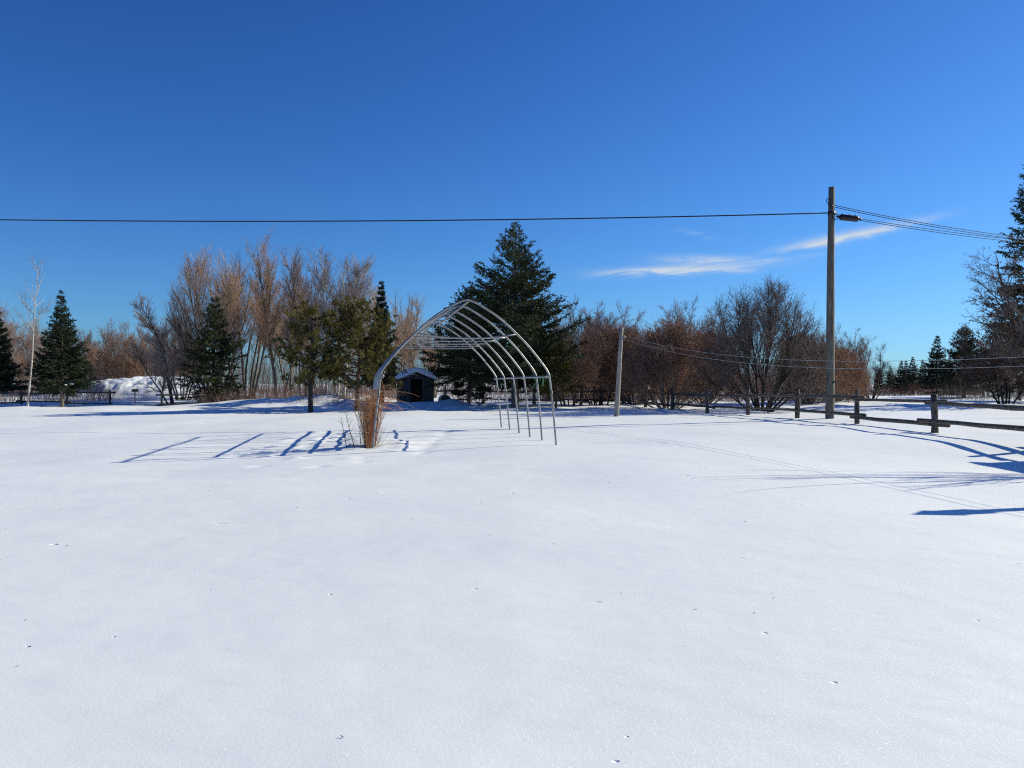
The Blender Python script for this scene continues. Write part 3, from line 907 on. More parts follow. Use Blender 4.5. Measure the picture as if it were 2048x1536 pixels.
def snow_lumps(tree, spots, seed):
    rng = np.random.default_rng(seed)
    g = Geo()
    for (a, r, z, s) in spots:
        nu, nv = 8, 5
        V = []
        for i in range(nv + 1):
            ph = -math.pi / 2 + math.pi * i / nv
            for j in range(nu):
                th = 2 * math.pi * j / nu
                k = s * rng.uniform(0.8, 1.15)
                V.append((r * math.cos(a) + k * 1.5 * math.cos(ph) * math.cos(th), r * math.sin(a) + k * 1.1 * math.cos(ph) * math.sin(th), z + k * 0.6 * math.sin(ph)))
        q = [(i * nu + j, i * nu + (j + 1) % nu, (i + 1) * nu + (j + 1) % nu, (i + 1) * nu + j) for i in range(nv) for j in range(nu)]
        g.add(V, None, q)
    o = link('snow_lumps', g.mesh('snow_lumps', True), tree, mat=M_snowcap)
    o['kind'] = 'stuff'


snow_lumps(T_FIR, [(-0.6, 1.15, 1.42, 0.09), (-0.9, 1.25, 1.36, 0.07), (-2.2, 1.2, 1.5, 0.06), (-1.5, 0.8, 2.5, 0.07), (-1.9, 0.5, 4.0, 0.05)], 1)
snow_lumps(T_EDGE, [(-1.4, 1.15, 1.45, 0.10), (-1.0, 1.1, 1.9, 0.09), (-0.8, 0.8, 2.8, 0.07), (-1.2, 1.0, 2.2, 0.07), (-0.5, 1.3, 1.4, 0.09)], 2)
# right-hand conifers
dk = conifer(107, 7.2, 3.3, 0.6, 280, 3200, 20000, power=0.72, droop=-12, shoot=(0.20, 0.034), tr=0.16, ragged=0.2)
place_tree('fir_tree', dk, (M_bark_dark, M_fir), 1928, 74, 'broad dark fir standing left of the tan leaved oaks', None, 0.92)
fs = conifer(108, 7.0, 1.7, 0.6, 200, 1900, 10000, power=0.85, droop=-10, shoot=(0.22, 0.036), tr=0.12, ragged=0.15)
place_tree('spruce_tree', fs, (M_bark_dark, M_farfir), 1873, 96, 'pointed spruce on the far field edge left of the broad fir', None, 1.05)
GF = 'small dark spruces along the far field edge'
for k, (u, d, s, rz) in enumerate(((1758, 128, 0.58, 1.0), (1780, 125, 0.62, 5.0), (1802, 98, 0.62, 0.4), (1812, 130, 0.75, 4.4), (1826, 118, 0.8, 2.0), (1846, 122, 0.75, 3.6), (1864, 132, 0.72, 5.5), (1900, 120, 0.8, 2.8))):
    place_tree('spruce_tree', (fs[0], fs[1]), (M_bark_dark, M_farfir), u, d, 'small dark spruce on the far field edge, %s of the row from the left' % ORD[k], GF, s, rz)
tall = conifer(109, 16.7, 3.0, 1.0, 430, 5000, 34000, power=0.75, droop=-22, top=35, shoot=(0.20, 0.034), tr=0.24, ragged=0.2, tip_up=0.25)
place_tree('spruce_tree', tall, (M_bark_dark, M_spruce), 2062, 52, 'very tall dark spruce at the right edge of the picture', None)
place_tree('spruce_tree', (spr_mid[0], spr_mid[1]), (M_bark_dark, M_fir), 2040, 60, 'dark spruce low behind the tan oak at the right edge', None, 0.8, 4.0)


# ------------------------------------------------------------------ woods far off, undergrowth
def thicket(name, label, cat, n, region, hgt, mat_, seed, r=0.012, twigs=4, spread=0.35, K=3):
    """uncountable stems: region(rng, n) gives x, y"""
    rng = np.random.default_rng(seed)
    x, y = region(rng, n)
    O = np.stack([x, y, H(x, y) + bank(x, y) - 0.05], -1)
    D = norm(np.stack([rng.normal(0, spread, n), rng.normal(0, spread, n), np.ones(n)], -1))
    L = rng.uniform(hgt[0], hgt[1], n) * (0.75 + 0.35 * vnoise(x * 0.25, y * 0.25))
    P = march(O, D, L, K, 0.1, 0.09, rng)
    rr = r * rng.uniform(0.6, 1.3, n)[:, None] * np.linspace(1, 0.35, K)[None]
    g = Geo()
    tubes(g, P, rr, 3, rng.uniform(0, 1, n))
    if twigs:
        C, cr = branch(P, rr, n * twigs, 0.25, 1.0, 32, 0.38, 0.3, 0.1, 2, r * 0.6, rng)
        tubes(g, C, cr, 3, rng.uniform(0, 1, len(C)))
    o = link(name, g.mesh(name), mat=mat_)
    o['kind'] = 'stuff'
    o['label'] = label
    o['category'] = cat
    return o


def strip(u0, u1, d0, d1):
    def f(rng, n):
        d = rng.uniform(d0, d1, n)
        return gx(rng.uniform(u0, u1, n), d), d
    return f


# tree line of the left background: individual crowns in front, a brown mass behind
GL = 'bare trees of the wood behind the left fence'
rb = random.Random(8)
for k in range(15):
    u = -60 + k * 30 + rb.uniform(-10, 10); d = rb.uniform(78, 98)
    src = (shr, will3, pop2)[k % 3]
    s = {0: 1.30, 1: 1.10, 2: 0.72}[k % 3] * rb.uniform(0.85, 1.12)
    place_tree('background_tree', (src[0], src[1]), (M_bark_grey, M_twig_grey), u, d, 'bare tree of the brown wood behind the left fence', GL, s, rb.uniform(0, 6))
place_tree('background_tree', (pop2[0], pop2[1]), (M_bark_grey, M_twig_grey), -12, 64, 'taller grey bare tree at the left edge behind the cut off fir', None, 0.78, 1.0)
thicket('distant_woods', 'brown bare wood filling the left and middle background', 'woods', 4200, strip(-260, 1130, 98, 135), (5.5, 9.5), M_twig_brown, 201, 0.022, 4, 0.16)
thicket('distant_woods', 'low brown wood along the far edge of the right field', 'woods', 4200, strip(1120, 2500, 128, 175), (3.2, 6.2), M_twig_brown, 202, 0.022, 4, 0.16)
thicket('undergrowth', 'brown brush under the willows and left pine', 'brush', 1500, strip(395, 650, 48.5, 58), (0.7, 1.9), M_twig_brown, 203, 0.007, 6, 0.4)
thicket('undergrowth', 'grey bushes behind the left fence beneath the fir', 'brush', 750, strip(-40, 225, 55, 64), (1.2, 3.0), M_twig_brown, 204, 0.009, 5, 0.35)
thicket('dry_grass', 'tufts of tan grass around the birch stems', 'grass', 900, strip(590, 690, 46, 52), (0.3, 0.8), M_grass, 205, 0.006, 2, 0.4)
thicket('undergrowth', 'brown stems behind the far rails right of the spruce', 'brush', 1700, strip(1090, 1720, 54, 66), (0.8, 2.4), M_twig_brown, 206, 0.009, 5, 0.3)
thicket('thicket', 'dense brown thicket filling the background behind the crab apples', 'thicket', 3000, strip(1080, 1730, 64, 88), (3.4, 6.2), M_twig_brown, 212, 0.016, 7, 0.2)
thicket('undergrowth', 'low tan brush on the far side of the field', 'brush', 2600, strip(1640, 1960, 92, 112), (0.6, 1.8), M_leaf_dry, 207, 0.013, 5, 0.35)
thicket('undergrowth', 'thin stems behind the rails below the largest spruce', 'brush', 650, strip(880, 1110, 55, 66), (0.8, 2.2), M_twig_brown, 208, 0.009, 5, 0.3)
thicket('undergrowth', 'sparse weeds on the ploughed snow heap', 'brush', 110, strip(175, 300, 58, 64), (0.6, 1.6), M_grass, 209, 0.006, 5, 0.4)
thicket('undergrowth', 'grey brush between the right pine and the shed', 'brush', 800, strip(640, 800, 56, 66), (1.0, 2.6), M_twig_grey, 210, 0.009, 5, 0.3)
thicket('undergrowth', 'dark brush beneath the right edge trees', 'brush', 900, strip(1880, 2120, 62, 78), (0.8, 2.6), M_twig_dark, 211, 0.010, 5, 0.3)


# ------------------------------------------------------------------ greenhouse hoop frame
def smooth_poly(pts, n):
    """Catmull-Rom through pts"""
    p = np.array(pts, float)
    p = np.vstack([2 * p[0] - p[1], p, 2 * p[-1] - p[-2]])
    out = []
    segs = len(p) - 3
    for s in range(segs):
        a, b, c, d = p[s:s + 4]
        for t in np.linspace(0, 1, n, endpoint=(s == segs - 1)):
            out.append(0.5 * (2 * b + (c - a) * t + (2 * a - 5 * b + 4 * c - d) * t * t + (3 * b - a - 3 * c + d) * t ** 3))
    return np.array(out)


def tube_mesh(name, pts, rad, sides=8, caps=True, smooth=True):
    g = Geo()
    pts = np.array(pts, float)
    tubes(g, pts[None], np.broadcast_to(np.asarray(rad, float), (len(pts),))[None], sides, None, caps)
    return g.mesh(name, smooth)


half = [(2.085, -0.35), (2.06, 0.0), (1.975, 0.88), (1.905, 1.48), (1.865, 1.63), (1.745, 1.81), (1.42, 2.20), (1.09, 2.53),
        (0.76, 2.82), (0.43, 3.04), (0.17, 3.185)]
prof = [(-a, b) for a, b in half] + [(0, 3.225)] + [(a, b) for a, b in half[::-1]]
prof2 = smooth_poly(prof, 4)
GA = math.atan2(0.8, 4.08)                          # the frame's turn about the vertical
gh = empty('hoop_frame', (-1.01, 17.2, 0.0), GA)
tag(gh, 'galvanised steel hoop frame of an uncovered greenhouse standing in the snow', 'greenhouse frame')
SP = 1.40


def at_prof(x, left=False):
    a = np.array(half[::-1])
    return float(np.interp(abs(x), a[:, 0], a[:, 1]))


rg = np.random.default_rng(77)
tilt = -0.020                                       # the frame follows the ground, a little lower on the left
for k in range(6):
    w = rg.normal(0, 0.012, 2)
    pts = np.stack([prof2[:, 0] + w[0] * (prof2[:, 1] / 3), np.full(len(prof2), k * SP) + w[1] * (prof2[:, 1] / 3), prof2[:, 1] - tilt * -prof2[:, 0] * (1 - prof2[:, 1] / 3.3)], -1)
    link('hoop', tube_mesh('hoop', pts, 0.0235), gh, mat=M_galv)
    for sg in (-1, 1):                               # coupling where the bent bow meets the leg
        link('coupling', tube_mesh('coupling', [(sg * 1.955 + w[0] * 0.4, k * SP, 1.05), (sg * 1.937 + w[0] * 0.4, k * SP, 1.21)], 0.0285), gh, mat=M_galv2)
    # collar tie
    zt = 2.48
    xt = 1.135
    sag = 0.11 if k == 0 else 0.02
    tp = [(xx, k * SP + 0.045, zt - sag * (1 - (xx / xt) ** 2)) for xx in np.linspace(-xt, xt, 11)]
    link('collar_tie', tube_mesh('collar_tie', tp, 0.017), gh, mat=M_galv)
for x, z, r, nm in ((0.0, 3.165, 0.024, 'ridge_purlin'), (-1.84, 1.52, 0.022, 'side_rail'), (1.84, 1.52, 0.022, 'side_rail')):
    y0 = -0.05 if x <= 0 else 0.12
    yy = np.linspace(y0, 5 * SP + 0.08, 16)
    pp = [(x, y, z + rg.normal(0, 0.003)) for y in yy]
    link(nm, tube_mesh(nm, pp, r), gh, mat=M_galv)
for z in (0.33, 0.58, 0.86):
    x = -np.interp(z, [0.0, 0.88, 1.48], [2.06, 1.975, 1.905]) + 0.05
    pp = [(x, y, z + rg.normal(0, 0.006)) for y in np.linspace(-0.03, 5 * SP + 0.05, 16)]
    link('side_rail', tube_mesh('side_rail', pp, 0.026), gh, mat=M_galv)
for x in (-1.84, 1.84):                              # clamps where rails cross hoops
    for k in range(6):
        g = Geo()
        tubes(g, np.array([[(x * 1.0 + 0.03 * np.sign(x), k * SP, 1.48), (x + 0.03 * np.sign(x), k * SP, 1.56)]]), np.full((1, 2), 0.035), 8, None, True)
        link('clamp', g.mesh('clamp', True), gh, mat=M_galv)

# strips of twine left on the near bays
gw = Geo()
rgt = np.random.default_rng(4)
for k in range(14):
    y = rgt.uniform(0.15, 0.75)
    p0 = np.array((1.86, y, 1.53))
    d = norm(np.array([[rgt.normal(0, 0.6), rgt.normal(0, 0.6), rgt.normal(-0.5, 0.5)]]))
    tubes(gw, march(p0[None], d, np.array([rgt.uniform(0.08, 0.26)]), 5, -0.4, 0.25, rgt), np.full((1, 5), 0.0035), 3)
gw2 = Geo()
for k in range(12):
    p0 = np.array((1.87, SP, rgt.uniform(1.30, 1.62)))
    d = norm(np.array([[rgt.normal(0, 0.6), rgt.normal(0, 0.6), rgt.normal(-0.8, 0.4)]]))
    tubes(gw2, march(p0[None], d, np.array([rgt.uniform(0.06, 0.16)]), 5, -0.4, 0.25, rgt), np.full((1, 5), 0.0035), 3)
tw = link('twine', gw.mesh('twine'), None, (-1.01, 17.2, 0.0), M_twine)
tw.rotation_euler = (0, 0, GA)
tag(tw, 'frayed green twine tied on the side rail near the front hoop', 'twine')
tw = link('twine', gw2.mesh('twine'), None, (-1.01, 17.2, 0.0), M_twine)
tw.rotation_euler = (0, 0, GA)
tag(tw, 'scrap of green twine wound on the second hoop', 'twine')


# ------------------------------------------------------------------ canes against the frame
def canes():
    rng = np.random.default_rng(55)
    bx, by = -3.19, 17.4
    root = empty('cane_bush', (bx, by, h1(bx, by)))
    tag(root, 'bundle of red brown canes growing against the front left hoop', 'shrub')
    # upright bundle
    n = 340
    th = rng.uniform(0, 2 * np.pi, n); q = np.sqrt(rng.uniform(0, 1, n))
    O = np.stack([np.cos(th) * q * 0.10 - 0.02, np.sin(th) * q * 0.35, np.full(n, -0.05)], -1)
    D = norm(np.stack([rng.normal(0.0, 0.025, n), rng.normal(0, 0.04, n), np.ones(n)], -1))
    P = march(O, D, rng.uniform(0.5, 1.4, n), 9, 1.3, 0.13, rng)
    g = Geo()
    tubes(g, P, rng.uniform(0.0035, 0.0065, n)[:, None] * np.linspace(1, 0.5, 9)[None], 3, rng.uniform(0, 1, n))
    C, cr = branch(P, np.full((n, 9), 0.006), 1100, 0.3, 1.0, 48, 0.22, -0.1, 0.25, 4, 0.003, rng)
    tubes(g, C, cr, 3, rng.uniform(0, 1, len(C)))
    link('cane_bundle', g.mesh('cane_bundle'), root, mat=M_cane)['kind'] = 'stuff'
    # arching tops that fall outward
    n = 110
    O = np.stack([rng.normal(0, 0.16, n), rng.normal(0, 0.4, n), rng.uniform(0.85, 1.25, n)], -1)
    hd = rng.choice([0.0, np.pi], n, p=[0.5, 0.5]) + rng.normal(0, 0.6, n)
    D = norm(np.stack([np.cos(hd) * 0.9, np.sin(hd) * 0.6, rng.uniform(0.1, 0.7, n)], -1))
    P = march(O, D, rng.uniform(0.3, 0.85, n), 8, -0.8, 0.10, rng)
    g = Geo()
    tubes(g, P, rng.uniform(0.003, 0.005, n)[:, None] * np.linspace(1, 0.4, 8)[None], 3, rng.uniform(0.2, 1, n))
    link('arching_canes', g.mesh('arching_canes'), root, mat=M_cane)['kind'] = 'stuff'
    # stray stems at the foot
    n = 55
    O = np.stack([rng.normal(0, 0.14, n), rng.normal(0, 0.35, n), np.full(n, -0.04)], -1)
    hd = rng.choice([0.0, np.pi], n, p=[0.62, 0.38]) + rng.normal(0, 0.7, n)
    D = norm(np.stack([np.cos(hd), np.sin(hd), rng.uniform(0.35, 1.2, n)], -1))
    P = march(O, D, rng.uniform(0.35, 0.75, n), 6, 0.25, 0.09, rng)
    g = Geo()
    tubes(g, P, rng.uniform(0.0025, 0.004, n)[:, None] * np.linspace(1, 0.4, 6)[None], 3, rng.uniform(0.3, 1, n))
    link('stray_stems', g.mesh('stray_stems'), root, mat=M_leaf_tan)['kind'] = 'stuff'
    for j, (ox, oy, hx, ln) in enumerate(((-0.25, -0.45, -0.30, 0.95), (-0.5, -0.2, -0.22, 0.75), (-0.12, -0.55, -0.04, 0.55))):
        P = march(np.array([[ox, oy, -0.05]]), norm(np.array([[hx, 0.1, 1.0]])), np.array([ln]), 8, 0.05, 0.05, rng)
        g = Geo()
        rr0 = (0.010 * np.linspace(1, 0.35, 8))[None]
        tubes(g, P, rr0, 5)
        C, cr = branch(P, rr0, 7, 0.3, 1.0, 40, 0.4, 0.1, 0.1, 4, 0.004, rng)
        tubes(g, C, cr, 3)
        link('dark_stem', g.mesh('dark_stem'), root, mat=M_bark_dark)


canes()


# ------------------------------------------------------------------ rail fences
def log_mesh(name, a, b, r, seed, wob=0.02, K=7, sides=8):
    rng = np.random.default_rng(seed)
    t = np.linspace(0, 1, K)[:, None]
    p = np.array(a)[None] * (1 - t) + np.array(b)[None] * t
    p = p + rng.normal(0, wob, p.shape) * np.array([1, 1, 0.8])
    rad = r * (1 + rng.normal(0, 0.10, K)) * np.linspace(1.08, 0.9, K)
    return tube_mesh(name, p, rad, sides)


def fence(name, posts, label, hpost=1.10, rpost=0.085, zr=(0.86, 0.30), rr=0.054, over=0.62, seed=1, ends=(True, True), caps=()):
    rng = random.Random(seed)
    cx, cy = posts[0]
    root = empty(name, (cx, cy, 0))
    tag(root, label, 'fence')
    P = []
    for i, (x, y) in enumerate(posts):
        z = h1(x, y)
        hh = hpost * rng.uniform(0.94, 1.06)
        lean = (rng.uniform(-0.03, 0.03), rng.uniform(-0.03, 0.03))
        me = log_mesh('post', (x - cx, y - cy, z - 0.3), (x - cx + lean[0], y - cy + lean[1], z + hh), rpost * rng.uniform(0.9, 1.12), seed * 100 + i, 0.004, 6, 10)
        po = link('post', me, root, mat=M_rail)
        if i in caps:
            g = Geo()
            v = []
            for a_ in range(5):
                ph = a_ / 4 * math.pi / 2
                for b_ in range(12):
                    th = b_ / 12 * 2 * math.pi
                    v.append((x - cx + 0.27 * math.cos(ph) * math.cos(th), y - cy + 0.27 * math.cos(ph) * math.sin(th), z + hh - 0.01 + 0.20 * math.sin(ph)))
            q = [(a_ * 12 + b_, a_ * 12 + (b_ + 1) % 12, (a_ + 1) * 12 + (b_ + 1) % 12, (a_ + 1) * 12 + b_) for a_ in range(4) for b_ in range(12)]
            g.add(v, None, q)
            link('snow_cap', g.mesh('snow_cap', True), po, mat=M_snowcap)
        P.append((x, y, z))
    for i in range(len(P) - 1):
        a, b = np.array(P[i]), np.array(P[i + 1])
        d = (b - a) / np.linalg.norm(b - a)
        sd = np.array([-d[1], d[0], 0]) * (rpost * 0.75) * (1 if i % 2 else -1)
        for j, zz in enumerate(zr):
            o0, o1 = over * rng.uniform(0.5, 1.25), over * rng.uniform(0.5, 1.25)
            wz = 0.05 if j == 0 else 0.11
            za, zb = zz + rng.uniform(-wz, wz), zz + rng.uniform(-wz, wz)
            p0 = a - d * o0 + sd + np.array([-cx, -cy, za])
            p1 = b + d * o1 + sd + np.array([-cx, -cy, zb])
            me = log_mesh('rail', p0, p1, rr * rng.uniform(0.85, 1.15), seed * 1000 + i * 10 + j, 0.007)
            link('rail', me, root, mat=M_rail)
    return root


right_posts = [(11.9, 13.0), (11.85, 17.0), (11.72, 21.3), (11.62, 25.9), (11.05, 29.8), (10.45, 34.0), (9.0, 35.4), (8.55, 41.0), (7.9, 45.5),
               (7.0, 48.6), (5.8, 50.2), (4.6, 51.0), (2.75, 51.6), (0.4, 52.2), (-2.0, 52.8), (-4.6, 53.2)]
fence('rail_fence', right_posts, 'weathered split rail fence running from the right edge to behind the spruces', seed=3, caps=(8,))
fence('rail_fence', [(gx(-40, 49), 49), (gx(42, 49), 49), (gx(134, 49), 49), (gx(220, 49), 49)], 'dark rail fence left of the gap, beside the narrow fir', 0.92, 0.075, (0.72, 0.13), 0.05, 0.3, 5)
fence('rail_fence', [(gx(323, 48.5), 48.5), (gx(400, 49.5), 49.5), (gx(478, 51), 51.0)], 'dark rail fence right of the gap, running into the willow brush', 0.92, 0.075, (0.72, 0.16), 0.05, 0.3, 6)


# ------------------------------------------------------------------ utility pole and wires
px, py = 12.05, 29.2
pz = h1(px, py)
pole = empty('utility_pole', (px, py, pz))
tag(pole, 'tall weathered wooden utility pole behind the right rail fence', 'utility pole')
pp = [(0.0, 0, -0.3), (0.015, 0, 0.0), (0.03, 0, 2.5), (0.05, 0, 5.5), (0.09, 0, 8.78)]
link('shaft', tube_mesh('shaft', pp, [0.165, 0.160, 0.150, 0.135, 0.112], 16), pole, mat=M_pole)
g = Geo()
tubes(g, np.array([[(0.165, -0.02, 0.4), (0.175, -0.02, 2.5), (0.17, -0.02, 5.0), (0.16, -0.02, 6.9)]]), np.full((1, 4), 0.022), 6, None, True)
link('ground_wire_moulding', g.mesh('ground_wire_moulding', True), pole, mat=M_postgrey)
link('clamp_band', tube_mesh('clamp_band', [(0.08, 0, 7.72), (0.082, 0, 7.86)], 0.135, 14), pole, mat=M_black)
link('eye_bolt', tube_mesh('eye_bolt', [(-0.12, -0.03, 7.80), (0.30, -0.03, 7.80)], 0.022, 8), pole, mat=M_black)
link('hook', tube_mesh('hook', smooth_poly([(0.0, -0.13, 8.25), (-0.10, -0.13, 8.34), (-0.16, -0.13, 8.24), (-0.08, -0.13, 8.10), (0.06, -0.13, 8.05)], 5), 0.014, 6), pole, mat=M_black)
link('hook', tube_mesh('hook', [(0.05, -0.15, 1.35), (0.16, -0.17, 1.42), (0.19, -0.17, 1.30)], 0.035, 8), pole, mat=M_black)
g = Geo()
tubes(g, np.array([smooth_poly([(-0.05, -0.13, 8.2), (0.02, -0.14, 7.95), (0.10, -0.14, 7.6), (0.22, -0.14, 7.52), (0.34, -0.14, 7.66)], 5)]), np.full((1, 20), 0.013), 6)
link('drip_loop', g.mesh('drip_loop', True), pole, mat=M_cable)


def sagline(a, b, sag, n=40):
    a, b = np.array(a, float), np.array(b, float)
    t = np.linspace(0, 1, n)[:, None]
    p = a * (1 - t) + b * t
    p[:, 2] -= sag * 4 * (t * (1 - t))[:, 0]
    return p


zt = pz + 7.8
me = tube_mesh('overhead_cable', sagline((px, py - 0.03, zt), (-46.0, 33.0, 9.1), 0.52), 0.024, 6)
tag(link('overhead_cable', me, mat=M_cable), 'single black cable stretched left from the pole across the whole sky', 'cable')
right_end = (46.0, 40.0)
for k, (z0, z1, sg, r, lab) in enumerate(((8.10, 9.50, 1.34, 0.0125, 'uppermost thin black cable running right from the pole'),
                                          (8.03, 9.44, 1.36, 0.0125, 'second thin black cable from the top, right of the pole'),
                                          (7.76, 9.22, 1.06, 0.0115, 'third black cable down, carrying the splice case right of the pole'),
                                          (7.70, 9.16, 1.10, 0.0115, 'lowest black cable sagging right from the pole'))):
    me = tube_mesh('overhead_cable', sagline((px + 0.1, py - 0.05, pz + z0), (right_end[0], right_end[1] + k * 0.05, z1 + pz), sg), r, 6)
    tag(link('overhead_cable', me, mat=M_cable), lab, 'cable')
sc = empty('splice_case', (px + 0.72, py - 0.06, pz + 7.60))
sc.rotation_euler = (0, R(6), 0)
tag(sc, 'black cylindrical splice case hung on the cable beside the pole top', 'splice case')
link('housing', tube_mesh('housing', [(-0.35, 0, 0), (-0.34, 0, 0), (-0.30, 0, 0), (0.30, 0, 0), (0.34, 0, 0), (0.35, 0, 0)], [0.06, 0.10, 0.115, 0.115, 0.10, 0.06], 14), sc, mat=M_black)
for xx in (-0.25, 0.0, 0.25):
    link('hanger', tube_mesh('hanger', [(xx, 0, 0.08), (xx, 0, 0.17)], 0.02, 8), sc, mat=M_greypost)
for xx in (-0.40, 0.40):
    link('end_seal', tube_mesh('end_seal', [(xx - 0.07, 0, 0.01), (xx + 0.07, 0, 0.01)], 0.045, 8), sc, mat=M_black)

# clothesline post and line
cx_, cy_ = 4.40, 32.4
cz_ = h1(cx_, cy_)
cp = empty('clothesline_post', (cx_, cy_, cz_))
tag(cp, 'grey weathered clothesline post leaning right in the snow', 'post')
link('shaft', tube_mesh('shaft', [(-0.02, 0, -0.3), (0, 0, 0), (0.08, 0, 1.3), (0.15, 0, 2.6), (0.215, 0, 3.75)], [0.108, 0.105, 0.098, 0.090, 0.082], 12), cp, mat=M_postgrey)
link('pulley', tube_mesh('pulley', [(0.31, -0.02, 3.34), (0.31, 0.02, 3.34)], 0.085, 12), cp, mat=M_greypost)
link('pulley_hook', tube_mesh('pulley_hook', [(0.14, 0, 3.38), (0.31, 0, 3.34)], 0.012, 6), cp, mat=M_greypost)
he = (10.4, 3.6, 2.25)
cl_root = empty('clothesline', (0, 0, 0))
tag(cl_root, 'pair of pale clothesline strands running from the post to the right edge', 'clothesline')
link('strand', tube_mesh('strand', sagline((cx_ + 0.31, cy_, cz_ + 3.42), (he[0], he[1], he[2] + 0.02), 0.95), 0.0048, 5), cl_root, mat=M_line)
link('strand', tube_mesh('strand', sagline((cx_ + 0.31, cy_, cz_ + 3.26), (he[0], he[1], he[2] - 0.08), 0.99), 0.0048, 5), cl_root, mat=M_line)


# ------------------------------------------------------------------ shed
def box(g, x0, x1, y0, y1, z0, z1):
    v = [(x0, y0, z0), (x1, y0, z0), (x1, y1, z0), (x0, y1, z0), (x0, y0, z1), (x1, y0, z1), (x1, y1, z1), (x0, y1, z1)]
    q = [(0, 3, 2, 1), (4, 5, 6, 7), (0, 1, 5, 4), (1, 2, 6, 5), (2, 3, 7, 6), (3, 0, 4, 7)]
    g.add(v, None, q)


def boxmesh(name, *a):
    g = Geo(); box(g, *a)
    return g.mesh(name)


def shed():
    d = 47.5
    x = gx(833, d)
    root = empty('shed', (x, d, h1(x, d) - 0.05), R(11.6))
    tag(root, 'small dark weathered wooden shed with open doorway and snow on its roof', 'shed')
    W2, DP, HE, HR = 1.06, 2.5, 1.62, 2.05
    rng = random.Random(2)
    # front boards around the doorway: x from -W2 to W2
    n = 15
    bw = 2 * W2 / n

    def roofz(xx):
        return HE + (HR - HE) * (1 - abs(xx) / W2)
    door = (-0.42, 0.40, 1.66)
    for i in range(n):
        xa, xb = -W2 + i * bw + 0.006, -W2 + (i + 1) * bw - 0.006
        xm = (xa + xb) / 2
        dy = rng.uniform(-0.008, 0.008)
        top = min(roofz(xa), roofz(xb)) - 0.02
        spans = [(-0.2, 0.88 + rng.uniform(-0.02, 0.01)), (0.90, top)]
        if door[0] < xm < door[1]:
            spans = [(door[2], top)]
        for z0, z1 in spans:
            off = 0.0 if z0 > 0.5 else -0.02
            link('plank', boxmesh('plank', xa, xb, dy + off, dy + off + 0.024, z0, z1), root, mat=M_board)
    for sgn in (-1, 1):
        for i in range(16):
            ya, yb = 0.04 + i * DP / 16, 0.04 + (i + 1) * DP / 16 - 0.003
            xo = sgn * (W2 + 0.005 + rng.uniform(-0.006, 0.006))
            link('plank', boxmesh('plank', xo - 0.012, xo + 0.012, ya, yb, -0.2, HE - 0.01), root, mat=M_board)
    for i in range(14):
        xa, xb = -W2 + 0.03 + i * (2 * W2 - 0.06) / 14 - 0.008, -W2 + 0.03 + (i + 1) * (2 * W2 - 0.06) / 14 + 0.008
        yo = DP + 0.05 + 0.027 * (i % 2)
        link('plank', boxmesh('plank', xa, xb, yo, yo + 0.025, -0.2, min(roofz(xa), roofz(xb)) - 0.03), root, mat=M_board)
    # door frame
    for xx in (door[0] - 0.045, door[1] + 0.045):
        link('door_jamb', boxmesh('door_jamb', xx - 0.04, xx + 0.04, -0.055, -0.03, -0.2, door[2] + 0.03), root, mat=M_frame)
    link('door_lintel', boxmesh('door_lintel', door[0] - 0.10, door[1] + 0.10, -0.065, -0.034, door[2] + 0.034, door[2] + 0.10), root, mat=M_frame)
    link('batten', boxmesh('batten', -0.03, 0.02, -0.06, -0.034, door[2] + 0.11, HR - 0.08), root, mat=M_postgrey)
    # roof slabs
    for sgn in (-1, 1):
        g = Geo()
        e, ov = W2 + 0.14, 0.16
        ze = HE - (HR - HE) * 0.14 / W2
        v = []
        for yy in (-ov, DP + 0.15):
            v += [(0, yy, HR), (sgn * e, yy, ze), (sgn * e, yy, ze + 0.05), (0, yy, HR + 0.05)]
        q = [(0, 1, 2, 3), (4, 7, 6, 5), (0, 4, 5, 1), (1, 5, 6, 2), (2, 6, 7, 3)]
        g.add(v, None, q if sgn > 0 else [t[::-1] for t in q])
        ro = link('roof', g.mesh('roof'), root, mat=M_roof)
    # snow lying on the roof, rounded at the eaves
    prof_s = [(-1.24, 1.57), (-1.27, 1.68), (-1.19, 1.84), (-0.85, 2.10), (-0.45, 2.28), (0.0, 2.37), (0.45, 2.30), (0.85, 2.13), (1.19, 1.87), (1.28, 1.68), (1.24, 1.57)]
    top = smooth_poly(prof_s, 3)
    ys = [-0.19, -0.17, -0.10, 0.4, 1.2, 2.2, 2.66, 2.70]
    ins = [0.55, 0.85, 1.0, 1.0, 1.02, 1.0, 0.9, 0.5]
    V = []
    for yy, s in zip(ys, ins):
        for (a, b) in top:
            base = HR + 0.052 - (HR - HE) * abs(a) / W2
            V.append((a, yy, base + (b - base) * s))
    m_ = len(top)
    q = [(r * m_ + c, r * m_ + c + 1, (r + 1) * m_ + c + 1, (r + 1) * m_ + c) for r in range(len(ys) - 1) for c in range(m_ - 1)]
    # front skirt closes the snow against the roof edge
    k0 = len(V)
    for (a, b) in top:
        V.append((a * 0.99, ys[0] + 0.01, HR + 0.052 - (HR - HE) * abs(a) / W2))
    q += [(c, k0 + c, k0 + c + 1, c + 1) for c in range(m_ - 1)]
    g = Geo(); g.add(V, None, q)
    link('roof_snow', g.mesh('roof_snow', True), root, mat=M_snowcap)
    # things glimpsed inside: shelf and back light gaps
    link('shelf', boxmesh('shelf', -0.9, 0.9, 2.1, 2.4, 0.9, 0.94), root, mat=M_frame)
    return root


shed()


